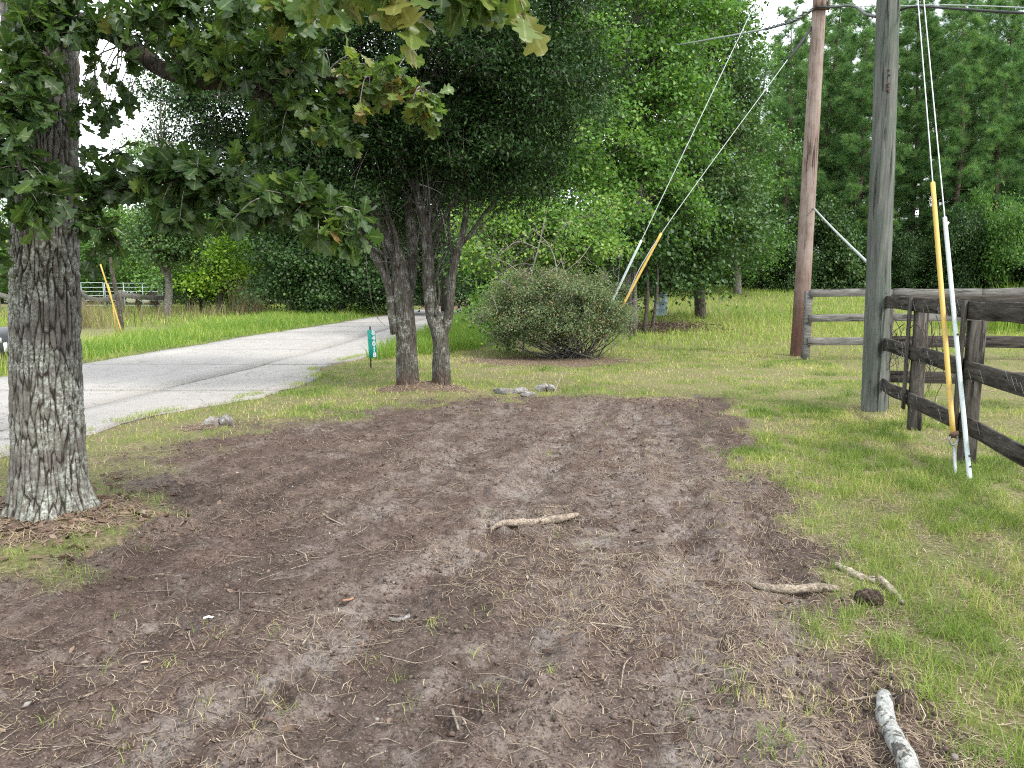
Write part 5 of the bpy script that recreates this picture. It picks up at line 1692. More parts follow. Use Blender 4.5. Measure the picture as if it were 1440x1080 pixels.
def split_guard(mb, a, b, r, sides=10, gap=.9):
    """a channel-shaped guard, open on one side"""
    a = np.asarray(a, float); b = np.asarray(b, float)
    T, Nn, Bn = frames(catmull([a, (a + b) / 2, b], 8))
    C = catmull([a, (a + b) / 2, b], 8)
    ph = math.atan2(Bn[0][1], Nn[0][1])                      # the open side faces away from the lawn
    th = ph + np.linspace(gap / 2, 2 * np.pi - gap / 2, sides)
    out = C[:, None] + r * (np.cos(th)[None, :, None] * Nn[:, None] + np.sin(th)[None, :, None] * Bn[:, None])
    inn = C[:, None] + r * .86 * (np.cos(th)[None, :, None] * Nn[:, None] + np.sin(th)[None, :, None] * Bn[:, None])
    n = 8
    for S in (out, inn):
        V = S.reshape(-1, 3)
        i = np.arange(n - 1)[:, None] * sides; j = np.arange(sides - 1)[None]
        mb.add(V, np.stack([i + j, i + j + 1, i + sides + j + 1, i + sides + j], -1).reshape(-1, 4))
    for e in (0, sides - 1):
        V = np.stack([out[:, e], inn[:, e]], 1).reshape(-1, 3)
        i = np.arange(n - 1) * 2
        mb.add(V, np.stack([i, i + 1, i + 3, i + 2], -1))


def guy(base, guard_lo, guard_hi, top, r_guard, mat, label, eye=False, channel=False, group=None):
    base = np.asarray(base, float)
    root = thing('guy_wire', tuple(base), label, 'guy wire', group)
    lo, hi, top = map(lambda q: np.asarray(q, float), (guard_lo, guard_hi, top))
    V, F = tube([lo, hi, top], [.0055 if eye or channel else .008] * 3, 6, 10)
    part('strand', MB().add(V, F), M['wire'], root, True)
    mb = MB()
    if channel: split_guard(mb, lo, hi, r_guard)
    else:
        V, F = tube([lo, (lo + hi) / 2 + [0, 0, -.004], hi], [r_guard] * 3, 12, 14, wob=.02); mb.add(V, F)
    gd = part('guard', mb, mat, root, True)
    mb = MB()
    V, F = tube([base + [0, 0, -.08], base * .3 + lo * .7 if eye else lo], [.013, .013], 8, 4); mb.add(V, F)
    part('anchor_rod', mb, M['steel'], root, True)
    if eye:
        c = base * .12 + lo * .88
        a = np.linspace(0, 2 * np.pi, 17)
        ring = c + np.stack([np.cos(a) * .032, 0 * a, np.sin(a) * .042], -1)
        V, F = tube(ring, [.009] * 17, 6, 34, cap=False)
        part('eye', MB().add(V, F), M['steel'], root, True)
        V, F = tube([c + [-.03, -.01, .035], c + [.03, .01, .055]], [.022, .022], 8, 3)
        part('clamp', MB().add(V, F), M['iron'], root, True)
    return root


def line_points(a, b, px_y):
    """point of the 3D line a-b that shows at row px_y"""
    lo, hi = 0.0, 1.0
    for _ in range(40):
        m = (lo + hi) / 2
        if px_of(a + (b - a) * m)[1] > px_y: lo = m
        else: hi = m
    return a + (b - a) * lo


def build_guys():
    g = 'guy wires of the grey pole'
    a = G(1345, 668); b = on_grey(-225) + [.1, -.05, 0]
    guy(a, line_points(a, b, 612), line_points(a, b, 257), b, .021, M['yellow'], 'guy wire in a faded yellow guard ending in a steel eye beside the pen', eye=True, group=g)
    a = G(1364, 677); b = on_grey(-263) + [.1, -.05, 0]
    root = guy(a, line_points(a, b, 674), line_points(a, b, 306), b, .018, M['white_guard'], 'guy wire in a pale metal channel guard with split top beside the pen', channel=True, group=g)
    t = line_points(a, b, 318)
    mb = MB()
    for k, (dx, dz) in enumerate(((-.012, .05), (.03, .035))):
        V, F = plank(t, t + [dx, 0, dz], .016, .003, up=(1, 0, 0), n=3, bev=.001); mb.add(V, F)
    part('split_end', mb, M['white_guard'], root)
    mb = MB()
    for py in (655, 640, 470):
        c = line_points(a, b, py)
        V, F = tube([c + [0, -.026, 0], c + [0, -.036, 0]], [.009, .007], 8, 2); mb.add(V, F)
    part('bolt', mb, M['iron'], root)
    # guys of the red pole, coming down into the shrub
    g = 'guy wires of the red-brown pole'
    a = P(822, 500, 16.3); a[2] = .0
    b = on_red(-190) + [-.12, 0, 0]
    m = P(902, 338, 16.35)
    lo = a + (m - a) * .45
    guy(a, lo, m, b, .026, M['white_guard'], 'guy wire in a white guard slanting out of the round shrub', group=g)
    a = P(836, 500, 16.3); a[2] = .0
    b = on_red(38) + [-.14, 0, 0]
    m = P(930, 328, 16.35)
    lo = a + (m - a) * .42
    root = guy(a, lo, m, b, .029, M['yellow'], 'guy wire in a yellow guard slanting out of the round shrub', group=g)
    e = b + (m - b) * .16
    V, F = tube([b, (b + e) / 2 + [0, -.01, -.03], e], [.028, .04, .014], 8, 10)
    part('preform_grip', MB().add(V, F), M['cable'], root, True)
    # bare straw-coloured rods low in the shrub
    # guy across the road with yellow guard
    a = G(173, 472); c = P(140, 368, a[1] - .3)
    root = thing('guy_guard', tuple(a), 'thin leaning yellow guy guard in the grass across the road', 'guy guard')
    V, F = tube([a - [0, 0, .05], (a + c) / 2, c], [.024, .024, .024], 10, 8)
    part('guard', MB().add(V, F), M['yellow'], root, True)
    V, F = tube([c, c + (c - a) * .9], [.01, .01], 6, 3)
    part('strand', MB().add(V, F), M['wire'], root, True)
    V, F = tube([P(163, 468, a[1] + .1) * [1, 1, 0] - [0, 0, .05], P(158, 425, a[1]), P(152, 400, a[1] - .05)], [.02, .02, .018], 8, 6)
    part('stay', MB().add(V, F), M['yellow'], root, True)


build_guys()


def build_cables():
    # service cable coming out of the trees to the red pole, slack loop to the grey pole, then away
    A = P(740, 100, 28); B = on_red(14) + [-.12, -.2, 0]
    mid1, mid2 = P(960, 62, 22.5), P(1075, 41, 19)
    o = thing('service_cable', (RED_B[0], RED_B[1], float(B[2])), 'grey service cable sagging from the trees to the red-brown pole', 'cable', 'overhead cables')
    V, F = tube([A, P(850, 80, 25.5), mid1, mid2, P(1120, 27, 17.6), B], [.02, .02, .021, .024, .026, .024], 8, 40)
    part('sheath', MB().add(V, F), M['cable_grey'], o, True)
    mb = MB()
    q = catmull([mid2, P(1100, 34, 18.2), P(1120, 27, 17.6), B], 60)
    T, Nn, Bn = frames(q)
    ph = np.linspace(0, 26, 60)
    for s in (0, 2.1, 4.2):
        h = q + .03 * (np.cos(ph + s)[:, None] * Nn + np.sin(ph + s)[:, None] * Bn)
        V, F = tube(h, [.012] * 60, 5, 60); mb.add(V, F)
    part('wrap', mb, M['cable'], o, True)
    o = thing('slack_cable', (float(GREY_B[0]), float(GREY_B[1]), float(on_grey(20)[2])), 'black slack cable looping between the red-brown and grey poles', 'cable', 'overhead cables')
    E = on_grey(21) + [-.10, .05, 0]
    V, F = tube([B, P(1172, 10, 16.0), P(1190, 8, 14.2), P(1204, 10, 12.5), P(1216, 19, 11), P(1226, 22, 9.9), E], [.02] * 7, 8, 50)
    part('sheath', MB().add(V, F), M['cable'], o, True)
    V, F = tube([on_red(8) + [.1, -.05, 0], P(1240, 9, 15), P(1330, 7, 13), P(1500, 13, 11)], [.009] * 4, 6, 20)
    part('messenger', MB().add(V, F), M['cable_grey'], o, True)
    o = thing('outgoing_cable', (float(GREY_B[0]) + .2, float(GREY_B[1]), float(on_grey(18)[2])), 'dark cable leaving the grey pole above the pen', 'cable', 'overhead cables')
    V, F = tube([on_grey(18) + [.1, .04, 0], P(1275, 11, 9.0), P(1310, 10, 8.6), P(1440, 18, 7.6), P(1700, 20, 6), np.array([9, 1.5, 4.3])], [.013] * 6, 8, 40)
    part('sheath', MB().add(V, F), M['cable'], o, True)


build_cables()


# ------------------------------------------------------------------ board fences
def fence(name, label, posts, rails_z, rw, rt, post_s, post_h, mat_r, mat_p, side, battens=False, group=None, extend=0.0, sag=0.0, mats=None, skip=(), seed=0):
    """posts: list of (x, y); rails on the given side of the posts"""
    r = np.random.default_rng(seed)
    pts = [np.array(p, float) for p in posts]
    z0 = [float(gz(np.array([p[0]]), np.array([p[1]]))[0]) for p in pts]
    root = thing(name, (pts[0][0], pts[0][1], z0[0]), label, 'fence', group)
    for k, p in enumerate(pts):
        d = pts[min(k + 1, len(pts) - 1)] - pts[max(k - 1, 0)]
        d = d / np.linalg.norm(d)
        h = post_h + r.normal(0, .025)
        lean = r.normal(0, .01, 2)
        V, F = plank([p[0], p[1], z0[k] - .15], [p[0] + lean[0], p[1] + lean[1], z0[k] + h], post_s, post_s * .92, up=(d[0], d[1], 0), n=5, seed=seed + k, bev=.01)
        part('post', MB().add(V, F), mat_p, root)
    for k in range(len(pts) - 1):
        a, b = pts[k], pts[k + 1]
        d = (b - a) / np.linalg.norm(b - a); nn = np.array([-d[1], d[0]]) * side
        off = nn * (post_s * .46 + rt / 2 + .004)
        for q, z in enumerate(rails_z):
            if (k, q) in skip: continue
            e0 = a + off + d * .004; e1 = b + off - d * .004
            if k == len(pts) - 2: e1 = e1 + d * extend
            V, F = plank([e0[0], e0[1], z0[k] + z + r.normal(0, .008)], [e1[0], e1[1], z0[k + 1] + z + r.normal(0, .008)], rw * r.uniform(.95, 1.03), rt, n=10, warp=.012, sag=sag * r.uniform(.3, 1.5), seed=seed * 13 + k * 5 + q)
            part('rail', MB().add(V, F), mat_r, root)
    if battens:
        for k, p in enumerate(pts):
            if k == 0: continue
            d = pts[min(k + 1, len(pts) - 1)] - pts[max(k - 1, 0)]; d = d / np.linalg.norm(d); nn = np.array([-d[1], d[0]]) * side
            c = p + nn * (post_s * .46 + rt + .016) + d * r.normal(-.02, .02)
            V, F = plank([c[0], c[1], z0[k] + .22], [c[0], c[1], z0[k] + 1.425], .085, .024, up=(d[0], d[1], 0), n=6, seed=seed + 40 + k)
            part('batten', MB().add(V, F), mat_p, root)
    return root


def build_fences():
    cor = np.array([P(1247, 590, 9.1)[0], 9.22])
    d = np.array([-.232, -.973])
    near_posts = [cor, cor + d * 1.35, cor + d * 2.92, cor + d * 5.1, cor + d * 7.5]
    rz = [1.35, .84, .345]
    near = fence('board_fence', 'near dark three-rail fence of the pen with thin battens, running past the yellow guard', near_posts, rz, .15, .03, .13, 1.30, M['rail_dark'], M['post_dark'], -1, True, 'board fences', seed=3)
    # mesh of thin wire stapled to the near fence
    r = np.random.default_rng(8)
    mb = MB()
    nn = np.array([d[1], -d[0]])
    for k in range(95):
        t = r.uniform(.05, 6.5); z = r.choice(rz) + r.uniform(-.05, .08)
        c = cor + d * t + np.array([-nn[0], -nn[1]]) * -.0
        c = cor + d * t + np.array([d[1], -d[0]]) * (.13 * .46 + .036) * 1.0
        z = z if z < 1.43 else 1.42
        s = r.uniform(.05, .12)
        pts = [np.array([c[0], c[1], z]) + np.array([d[0] * q * s, d[1] * q * s, -q * s * .9 + .012 * math.sin(q * 9)]) for q in (0, .33, .66, 1)]
        V, F = tube(pts, [.0010] * 4, 3, 6, cap=False); mb.add(V, F)
    part('wire_mesh', mb, M['wire'], near, kind='stuff')
    # dead vine tendrils hanging from the rails
    mb = MB()
    for k in range(34):
        t = r.choice([.3, .95, 1.5, 1.7, 1.9]) + r.normal(0, .12); c = cor + d * t + r.normal(0, .04, 2)
        z = r.uniform(.8, 1.3); L = r.uniform(.25, .8)
        pts = [np.array([c[0] + r.normal(0, .03), c[1] + r.normal(0, .03), z - L * q]) for q in (0, .25, .5, .75, 1)]
        V, F = tube(pts, [.005, .004, .004, .003, .002], 4, 12, cap=False); mb.add(V, F)
    part('dead_vine', mb, M['bark_dark'], near, True, kind='stuff')
    e = np.array([.985, -.02]); e = e / np.linalg.norm(e)
    pen_posts = [cor + np.array([.02, .14]), cor + e * 2.6, cor + e * 5.1, cor + e * 7.6]
    fence('board_fence', 'dark three-rail fence closing the pen, reaching right from the grey pole', pen_posts, [1.36, .86, .41], .145, .03, .13, 1.36, M['rail_dark'], M['post_dark'], -1, False, 'board fences', seed=5)
    fy = 16.1
    x0 = P(1133, 490, fy)[0]
    far_posts = [(x0, fy), (P(1246, 490, fy)[0], fy - .05), (P(1290, 490, fy)[0] + 1.2, fy - .1), (P(1440, 490, fy)[0], fy - .2), (P(1440, 490, fy)[0] + 2.6, fy - .3), (P(1440, 490, fy)[0] + 5.2, fy - .4)]
    fence('board_fence', 'silver-grey three-rail fence at the edge of the paddock behind the pen', far_posts, [1.46, .92, .42], .17, .035, .15, 1.50, M['rail_grey'], M['rail_grey'], -1, False, 'board fences', seed=7)
    # sagging old fence across the left paddock
    posts = [(-32.5, 47.0), tuple(W(118, 438)), tuple(W(172, 442)), (P(283, 435, 50)[0], 50.0), (P(327, 437, 49)[0], 49.0)]
    fence('board_fence', 'old sagging board fence with leaning posts across the left paddock', posts, [1.25], .32, .05, .22, 1.5, M['rail_grey'], M['bark_grey'], -1, False, 'board fences', sag=.42, seed=11)


build_fences()


# ------------------------------------------------------------------ tubular gate panels, left distance
def build_gates():
    for k, (pa, pb) in enumerate((((60, 56), (150, 55)), ((152, 55), (232, 54.5)))):
        xa = (pa[0] - 720) / FOC * pa[1]; xb = (pb[0] - 720) / FOC * pb[1]
        a = np.array([xa, pa[1], 0]); b = np.array([xb, pb[1], 0])
        root = thing('gate_panel', tuple(a), 'pale tubular steel corral panel ' + ('hidden partly by the oak trunk' if k == 0 else 'behind the sagging board fence'), 'gate', 'corral panels')
        for z in (.35, .75, 1.1, 1.4, 1.7, 2.05 if k == 0 else 2.0):
            V, F = tube([a + [0, 0, z], b + [0, 0, z]], [.028, .028], 8, 3)
            part('bar', MB().add(V, F), M['gate'], root, True)
        for t in (0, .33, .66, 1):
            c = a + (b - a) * t
            V, F = tube([c + [0, 0, .02], c + [0, 0, 2.05]], [.032, .032], 8, 3)
            part('upright', MB().add(V, F), M['gate'], root, True)


build_gates()


# ------------------------------------------------------------------ sign, box, drum
def text_mesh(body, size, name, mat, depth=.002):
    cu = bpy.data.curves.new(name, 'FONT')
    cu.body = body; cu.size = size; cu.align_x = 'CENTER'; cu.align_y = 'CENTER'; cu.extrude = depth; cu.resolution_u = 3; cu.offset = .006
    tmp = bpy.data.objects.new(name, cu)
    COL.objects.link(tmp)
    dg = bpy.context.evaluated_depsgraph_get()
    me = bpy.data.meshes.new_from_object(tmp.evaluated_get(dg))
    bpy.data.objects.remove(tmp, do_unlink=True)
    me.materials.clear(); me.materials.append(mat)
    return me


def build_sign():
    b = G(525, 517); b[2] = float(gz(np.array([b[0]]), np.array([b[1]]))[0])
    root = thing('address_sign', tuple(b), 'small upright teal address sign with white numerals on a thin post', 'sign')
    V, F = plank(b + [-.055, .012, -.1], b + [-.045, .012, .80], .03, .008, up=(1, 0, 0), n=4, bev=.002)
    part('post', MB().add(V, F), M['iron'], root)
    lo = b + [.0, 0, .19]; hi = b + [-.025, 0, .73]
    V, F = plank(lo, hi, .155, .004, up=(1, 0, 0), n=4, warp=.002, bev=.001)
    face = part('plate', MB().add(V, F), M['teal'], root)
    tilt = math.atan2(-(hi - lo)[0], (hi - lo)[2])
    for k, ch in enumerate('84018'):
        t = .90 - k * .20
        c = lo + (hi - lo) * t + np.array([.036, -.008, 0])
        me = text_mesh(ch, .125, 'numeral', M['white'])
        o = link('numeral', me, face)
        o.location = Vector(c) - Vector(root.location)
        o.rotation_euler = (math.pi / 2, -tilt * 0, 0)


build_sign()


def build_box():
    c = P(-3, 505, 14.2)
    base = np.array([c[0], 14.2, .0])
    root = thing('roadside_box', tuple(base), 'dark grey roadside post box with white labels half hidden by the oak', 'post box')
    n = 9
    a = np.linspace(0, np.pi, n)
    w, zb, zt = .22, .22, .62
    prof = [(-w, zb)] + [(-w * math.cos(q), zt + w * .75 * math.sin(q)) for q in a] + [(w, zb)]
    k = len(prof)
    V = np.array([[base[0] + x, base[1] + y, z] for y in (-.32, .32) for x, z in prof])
    j = np.arange(k); j2 = (j + 1) % k
    F = np.stack([j, j2, k + j2, k + j], -1)
    part('body', MB().add(V, [F]), M['dark_box'], root)
    V2 = V * [1, 1, 1]
    mb = MB(); mb.add(np.vstack([V[:k], [[base[0], base[1] - .32, .45]]]), np.stack([np.full(k, k), j2, j], -1))
    part('door', mb, M['dark_box'], root)
    mb = MB(); mb.add(np.vstack([V[k:], [[base[0], base[1] + .32, .45]]]), np.stack([np.full(k, k), j, j2], -1))
    part('back_panel', mb, M['dark_box'], root)
    for y, z, sy, sz in ((-.235, .555, .11, .10), (-.08, .42, .10, .17)):
        V, F = box(base[0] + w + .004, base[1] + y, z, .006, sy, sz)
        part('white_label', MB().add(V, F), M['white'], root)
    for x in (-.12, .12):
        V, F = plank([base[0] + x, base[1], -.1], [base[0] + x, base[1], .25], .09, .09, up=(1, 0, 0), n=3)
        part('leg', MB().add(V, F), M['concrete_post'], root)


build_box()


def build_drum():
    Y_ = 30.0; c = P(929, 415, Y_); z = float(rise(c[0], Y_))
    root = thing('metal_drum', (c[0], Y_, z), 'pale blue metal drum standing under the drooping tree', 'drum')
    zs = [0, .03, .05, .28, .30, .32, .57, .59, .61, .84, .87, .9]
    rs = [.27, .285, .275, .275, .288, .275, .275, .288, .275, .275, .29, .28]
    V, F = tube([np.array([c[0], Y_, z + q]) for q in zs], rs, 24, None)
    part('shell', MB().add(V, F), M['drum'], root, True)
    V, F = tube([np.array([c[0], Y_, z + .90]), np.array([c[0], Y_, z + .93]), np.array([c[0], Y_, z + .95])], [.29, .29, .2], 24, None)
    part('lid', MB().add(V, F), M['drum'], root, True)


build_drum()


# ------------------------------------------------------------------ rocks, sticks, log
def rock(px_, py_, sx, sy, sz, label, seed, group, mat='rock', dz=.2, facets=9):
    r = np.random.default_rng(seed)
    g = gp(*W(px_, py_))
    nu, nv = 26, 18
    u = np.linspace(0, 2 * np.pi, nu, endpoint=False); v = np.linspace(.02, np.pi - .02, nv)
    U, Vv = np.meshgrid(u, v)
    D = np.stack([np.cos(U) * np.sin(Vv), np.sin(U) * np.sin(Vv), np.cos(Vv)], -1)
    for _ in range(facets):                                # knock flat facets off
        nrm_ = rvec(1, r)[0]; h = r.uniform(.4, .8)
        d = D @ nrm_
        D = np.where((d > h)[..., None], D - (d - h)[..., None] * nrm_ * .9, D)
    D = D * (1 + .5 * (fbm(D[..., 0] * 3 + seed, D[..., 1] * 3 + D[..., 2] * 2, 3, seed) - .5) + .3 * (fbm(D[..., 0] * 8 + seed, D[..., 1] * 8 + D[..., 2] * 6, 3, seed + 2) - .5))[..., None]
    Vx = (D * [sx, sy, sz]).reshape(-1, 3) + g + [0, 0, sz * dz]
    i = np.arange(nv - 1)[:, None] * nu; j = np.arange(nu)[None]; j2 = (j + 1) % nu
    F = np.stack([i + j, i + nu + j, i + nu + j2, i + j2], -1).reshape(-1, 4)
    caps = [np.arange(nu)[None], (nv - 1) * nu + np.arange(nu)[::-1][None]]
    single('rock', MB().add(Vx, [F] + caps), M[mat], tuple(g), label, 'rock', group)


g1 = 'broken rocks at the far end of the bare soil'
rock(708, 552, .17, .12, .085, 'flat pale broken rock, the one nearest the twin trunks in the row', 1, g1)
rock(733, 552, .16, .12, .10, 'low pale broken rock second along from the twin trunks', 2, g1)
rock(745, 555, .14, .10, .06, 'small flat pale rock lying in front of the row', 3, g1)
rock(759, 549, .13, .12, .12, 'rounded grey rock, the tallest of the row', 4, g1)
rock(775, 550, .08, .08, .09, 'small rounded rock at the end of the row beside an upright twig', 5, g1)
g2 = 'stones at the broken road edge'
rock(298, 597, .13, .10, .10, 'angular grey stone sunk beside the road edge', 6, g2)
rock(317, 598, .085, .08, .10, 'rounded pale stone beside the angular one at the road edge', 7, g2)


def stick(pix, rads, label, seed, mat='stick', stubs=2, group=None, name='stick', lift=None, cat='stick', wob=.2, sides=10):
    r = np.random.default_rng(seed)
    pts = []
    ends = [gp(*W(pix[0][0], pix[0][1]))[2], gp(*W(pix[-1][0], pix[-1][1]))[2]]
    for k, q in enumerate(pix):
        g = gp(*W(q[0], q[1]))
        t = k / (len(pix) - 1)
        g[2] = max(ends[0] * (1 - t) + ends[1] * t, g[2] - rads[k] * .4)
        g[2] += rads[k] * .75 + (q[2] if len(q) > 2 else 0)
        pts.append(g)
    mb = MB()
    V, F = tube(pts, rads, sides, max(14, len(pts) * 10), wob=wob, seed=seed); mb.add(V, F)
    for _ in range(stubs):
        k = r.integers(0, len(pts) - 1); b = pts[k] + (pts[k + 1] - pts[k]) * r.random()
        d = nrm(np.array([r.normal(), r.normal(), abs(r.normal()) * .4 + .15])) * r.uniform(.03, .10)
        q = rads[k] * .45
        V, F = tube([b, b + d * .6, b + d], [q, q * .7, q * .3], 6, 5); mb.add(V, F)
    base = tuple(pts[0])
    return single(name, mb, M[mat], base, label, cat, group, True)


gs = 'sticks lying on the bare soil'
stick([(683, 744), (705, 741), (730, 737), (760, 735), (790, 732), (813, 727)], [.005, .018, .027, .022, .026, .014], 'knobbly brown stick lying across the middle of the bare soil', 1, group=gs, stubs=3)
stick([(1022, 815), (1045, 820), (1075, 829), (1110, 833), (1150, 832), (1178, 832)], [.005, .014, .021, .023, .024, .016], 'long curved grey-brown stick at the edge of the lawn', 2, group=gs, stubs=2)
stick([(1176, 798), (1190, 805), (1210, 815), (1232, 822)], [.019, .02, .018, .014], 'pale bark-flaked stick stub beside the clod', 3, mat='pale_stick', group=gs, stubs=1)
stick([(1236, 822, .02), (1250, 832, .01), (1262, 842), (1271, 851)], [.015, .016, .015, .012], 'short pale crooked stick lying on the lawn edge', 4, mat='pale_stick', group=gs, stubs=0)
stick([(415, 768), (428, 776), (432, 788)], [.004, .006, .004], 'short pale upright-bent twig on the left of the bare soil', 5, group=gs, stubs=0)
stick([(445, 716), (460, 727), (482, 733)], [.005, .006, .004], 'thin pale stick ahead of the upright-bent twig', 6, group=gs, stubs=1)
stick([(425, 905), (440, 893, .015), (444, 880, .03)], [.004, .005, .003], 'small dark forked twig with curled leaves', 7, group=gs, stubs=3)
stick([(360, 897), (395, 905), (432, 908)], [.003, .004, .003], 'thin straight straw-coloured twig beside the forked twig', 8, group=gs, stubs=0)
stick([(635, 985), (637, 1005), (645, 1022)], [.004, .006, .004], 'bent pale twig near the tread marks', 9, group=gs, stubs=0)
stick([(677, 970), (679, 1000)], [.004, .004], 'short straight pale twig near the tread marks', 10, group=gs, stubs=0)
stick([(830, 880), (870, 880), (918, 883)], [.003, .005, .003], 'reddish thin wavy stick on the trampled straw', 11, group=gs, stubs=1)
stick([(873, 965), (878, 935), (888, 918)], [.003, .004, .002], 'thin dark curved twig below the wavy stick', 12, group=gs, stubs=0)
stick([(963, 725), (962, 740), (963, 752)], [.004, .005, .004], 'short stubby twig beyond the knobbly brown stick', 13, group=gs, stubs=0)
stick([(1120, 666), (1150, 668), (1185, 676)], [.005, .006, .004], 'dark thin branch lying at the lawn edge below the pole', 14, group=gs, stubs=2)
stick([(1080, 664), (1100, 671), (1140, 672)], [.004, .006, .004], 'low dark root crossing from soil into the lawn', 15, group=gs, stubs=1)
stick([(1190, 985), (1240, 978), (1296, 972)], [.004, .006, .004], 'dark twig lying at the head of the pale log', 16, group=gs, stubs=2)
stick([(779, 553), (786, 545, .09), (791, 538, .19)], [.010, .008, .005], 'thin dark twig standing up from the end of the rock row', 17, group=gs, stubs=0)
stick([(185, 858), (192, 872), (188, 890)], [.003, .004, .002], 'thin curved twig on the dark soil below the oak', 18, group=gs, stubs=1)
stick([(110, 984), (150, 968), (152, 965)], [.004, .006, .003], 'dark straight twig on the pale patch of soil', 19, group=gs, stubs=1)
stick([(635, 852), (642, 862), (650, 870)], [.003, .004, .003], 'short pale splinter beside another splinter', 20, group=gs, stubs=0)
# pale log at the lower right
lg = [gp(*W(1243, 990)), gp(*W(1246, 1012)), gp(*W(1258, 1045)), gp(*W(1273, 1078)), gp(*W(1280, 1098))]
for k in range(5): lg[k][2] += .028
V, F = tube(lg + [lg[4] + (lg[4] - lg[3]) * 1.5], [.027, .032, .032, .033, .033, .032], 18, 46, wob=.07, seed=3)
logo = thing('log', tuple(lg[0]), 'pale grey lichen-blotched log lying along the lawn edge', 'log')
part('bark', MB().add(V, F), M['log'], logo, True)
V, F = tube([lg[0] + nrm(lg[0] - lg[1]) * .028, lg[0] + nrm(lg[0] - lg[1]) * .018, lg[0], lg[0] + (lg[1] - lg[0]) * .2], [.010, .020, .0262, .0272], 18, 8, wob=.05)
part('end_face', MB().add(V, F), M['log'], logo, True)
q0 = lg[2] + (lg[3] - lg[2]) * .75; q1 = lg[3] + (lg[4] - lg[3]) * .5
V, F = tube([q0 + [0, 0, .018], (q0 + q1) / 2 + [-.004, 0, .021], q1 + [0, 0, .018]], [.004, .017, .008], 12, 9, wob=.25)
part('stripped_patch', MB().add(V, F), M['raw_wood'], logo, True)
# clod of turf by the pale stick
rock(1222, 846, .065, .06, .04, 'dark rooty clod of soil between the stick and the lawn', 33, None, 'clod', .45, 0)
bpy.data.objects['rock.007'].name = 'soil_clod'
bpy.data.objects['soil_clod']['category'] = 'clod'


def chip(px_, py_, L, w, mat, label, ang, cat, seed):
    g = gp(*W(px_, py_)); d = np.array([math.cos(ang), math.sin(ang), .05])
    V, F = plank(g + [0, 0, .008] - d * L / 2, g + [0, 0, .012] + d * L / 2, w, .006, up=(-math.sin(ang), math.cos(ang), .15), n=5, warp=.006, seed=seed, bev=.0015)
    single('wood_chip', MB().add(V, F), mat, tuple(g), label, cat, 'pale chips on the bare soil')


chip(293, 861, .05, .013, M['white'], 'small white chip on the dark soil', .1, 'chip', 1)
chip(490, 848, .055, .014, M['raw_wood'], 'short orange-tan wood chip', .35, 'chip', 2)
chip(562, 868, .095, .025, M['rock'], 'flat grey-white chip beside the tread marks', .2, 'chip', 3)
chip(1105, 840, .05, .03, M['straw'], 'pale yellow chip beside the long curved stick', .2, 'chip', 4)
chip(775, 912, .075, .022, M['dead_leaf'], 'curled brown bark chip on the trampled straw', -.2, 'chip', 5)


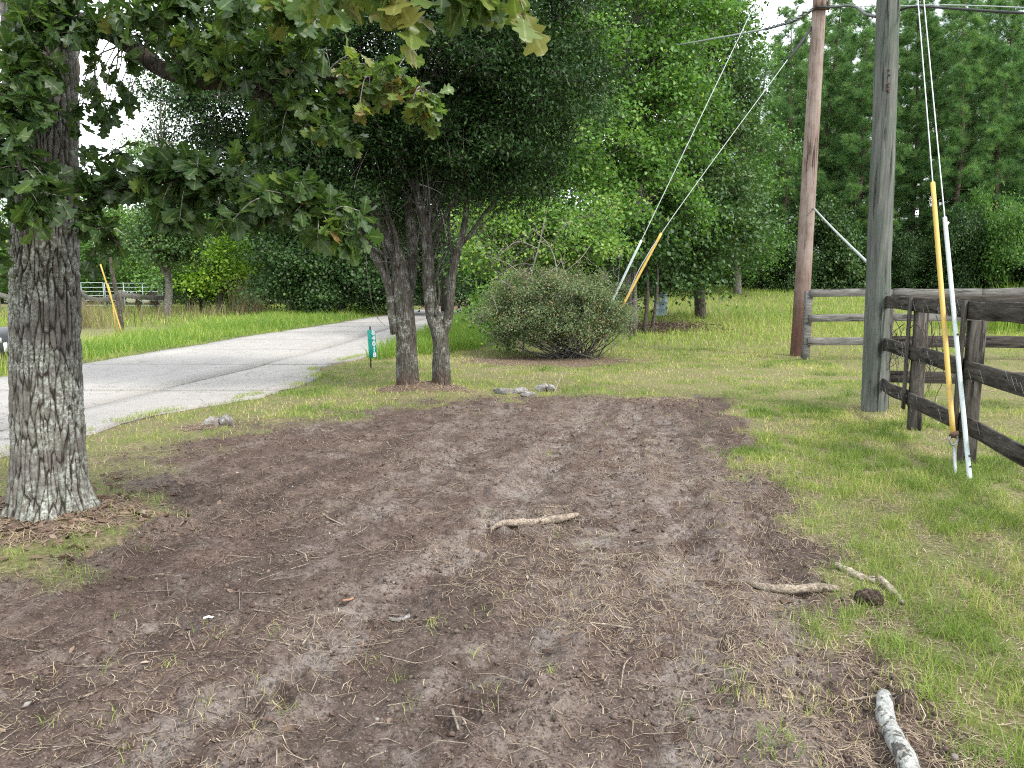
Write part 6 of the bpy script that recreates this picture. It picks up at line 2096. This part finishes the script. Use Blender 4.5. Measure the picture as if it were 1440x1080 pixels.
# ------------------------------------------------------------------ weeds, reeds, dead stem on the left
def build_left_details():
    r = np.random.default_rng(66)
    a = G(170, 470); YY = a[1] + 1.2
    base = P(172, 466, YY); base[2] = 0
    root = thing('dead_sapling', tuple(base), 'dark dead sapling bending over at its top beside the yellow guard', 'sapling')
    V, F = tube([base - [0, 0, .1], P(167, 430, YY), P(160, 395, YY), P(152, 350, YY), P(146, 332, YY), P(136, 326, YY), P(131, 332, YY)], [.085, .075, .065, .05, .04, .03, .015], 9, 36, wob=.2, seed=4)
    part('stalk', MB().add(V, F), M['bark_dark'], root, True)
    V, F = tube([P(150, 342, YY), P(160, 322, YY), P(175, 330, YY)], [.025, .02, .01], 6, 10)
    part('side_shoot', MB().add(V, F), M['dead_twig'], root, True)
    # weeds along the old fence
    mb = MB()
    n = 1500
    x = r.uniform(-27, -14, n); y = r.uniform(30, 46, n)
    e = rx(ROAD_FAR, y) - x
    keep = e > 3.5
    x, y = x[keep], y[keep]; m = len(x)
    blades(mb, x, y, r.uniform(.4, 1.1, m) * (.5 + fbm(x * .5, y * .5, 2, 3)), r.uniform(.015, .03, m), r.uniform(.1, .6, m), np.clip(r.normal(.45, .25, m), 0, 1))
    # reed clump at the fence end
    for px_, Y_ in ((348, 44), (358, 44.5), (368, 43), (340, 45), (335, 46)):
        c = P(px_, 432, Y_); k = 50
        blades(mb, c[0] + r.normal(0, .4, k), Y_ + r.normal(0, .4, k), r.uniform(1.2, 2.9, k), r.uniform(.02, .035, k), r.uniform(.1, .5, k), np.clip(r.normal(.7, .2, k), 0, 1))
    for px_, Y_ in ((115, 30), (122, 30), (135, 29)):
        c = P(px_, 440, Y_); k = 60
        blades(mb, c[0] + r.normal(0, .4, k), Y_ + r.normal(0, .4, k), r.uniform(.5, 1.6, k), r.uniform(.015, .025, k), r.uniform(.2, .7, k), np.clip(r.normal(.6, .2, k), 0, 1))
    o = link('dry_weeds', mb.mesh('dry_weeds', M['weed']))
    tag(o, 'tall dry weeds and reeds along the old board fence', 'weeds', kind='stuff')
    # dark dock stalks
    for k, (px_, py_) in enumerate(((196, 437), (212, 432), (222, 436), (270, 436), (298, 432))):
        g = G(px_, py_ + 4); hh = r.uniform(.9, 1.4)
        root = thing('dock_plant', tuple(g), 'dark brown seeded dock plant by the old board fence', 'plant', 'dock plants by the old fence')
        mb = MB(); sb = MB()
        for q in range(4):
            d = np.array([r.normal(0, .22), r.normal(0, .2), 1]) * hh * r.uniform(.7, 1)
            V, F = tube([g, g + d * .5 + r.normal(0, .03, 3), g + d], [.02, .014, .006], 5, 6); mb.add(V, F)
            c = g + d * r.uniform(.55, 1.0, (34, 1)) + r.normal(0, .05, (34, 3))
            leaf_cloud(sb, c, nrm(r.normal(0, 1, (34, 3))), 3, .1, .03, r, tint=(.1, .1))
        part('stalk', mb, M['bark_dark'], root, True)
        part('seed_head', sb, M['weed'], root)
    # brush heap under the drooping tree
    g = G(930, 466)
    root = thing('brush_heap', tuple(g), 'low heap of dead brown brushwood under the drooping tree', 'brush heap')
    mb = MB()
    for k in range(230):
        c = g + [r.normal(.1, .75), r.normal(.2, .6), 0]
        z0 = float(gz(np.array([c[0]]), np.array([c[1]]))[0])
        c[2] = z0 + r.uniform(0, .22)
        d = nrm(np.array([r.normal(), r.normal(), r.normal(0, .35)])) * r.uniform(.25, .8)
        V, F = tube([c - d * .5, c + r.normal(0, .04, 3), c + d * .5], [.008, .007, .003], 4, 5, cap=False); mb.add(V, F)
    part('brushwood', mb, M['bark_dark'], root, True, kind='stuff')
    cb = MB()
    c = g + r.normal(0, 1, (500, 3)) * [.75, .6, .08] + [0.1, .2, .1]
    leaf_cloud(cb, c, nrm(r.normal(0, 1, (500, 3))), 4, .09, .06, r, tint=(.35, .2))
    part('dead_foliage', cb, M['dead_leaf'], root, kind='stuff')
    # dark stems under the drooping tree
    for k, (px_, py0, py1, dx, q) in enumerate(((906, 470, 400, -3, .07), (916, 470, 395, 6, .06), (893, 475, 405, -6, .05), (884, 478, 410, 4, .05))):
        b = G(px_, py0); t = P(px_ + dx, py1 - 60, b[1] + .5)
        root = thing('shaded_sapling', tuple(b), 'dark bare sapling stem rising from the brush heap', 'sapling', 'sapling stems by the brush heap')
        V, F = tube([b - [0, 0, .1], (b + t) / 2 + r.normal(0, .08, 3), t], [q, q * .8, q * .5], 8, 14, wob=.1, seed=k)
        part('trunk', MB().add(V, F), M['bark_dark'], root, True)
        lob = [(t[0] + r.normal(0, .4), t[1], t[2] + r.uniform(-.2, .5), .8, .7, .6) for _ in range(3)]
        c, out, _c = crown_boughs(lob, 130, r, .4, .9, .3, .8)
        part('crown', leaf_cloud(MB(), c, out, 12, .14, .2, r, BROAD_V, tint=(.5, .2)), M['dark_leaf'], root, kind='stuff')


build_left_details()
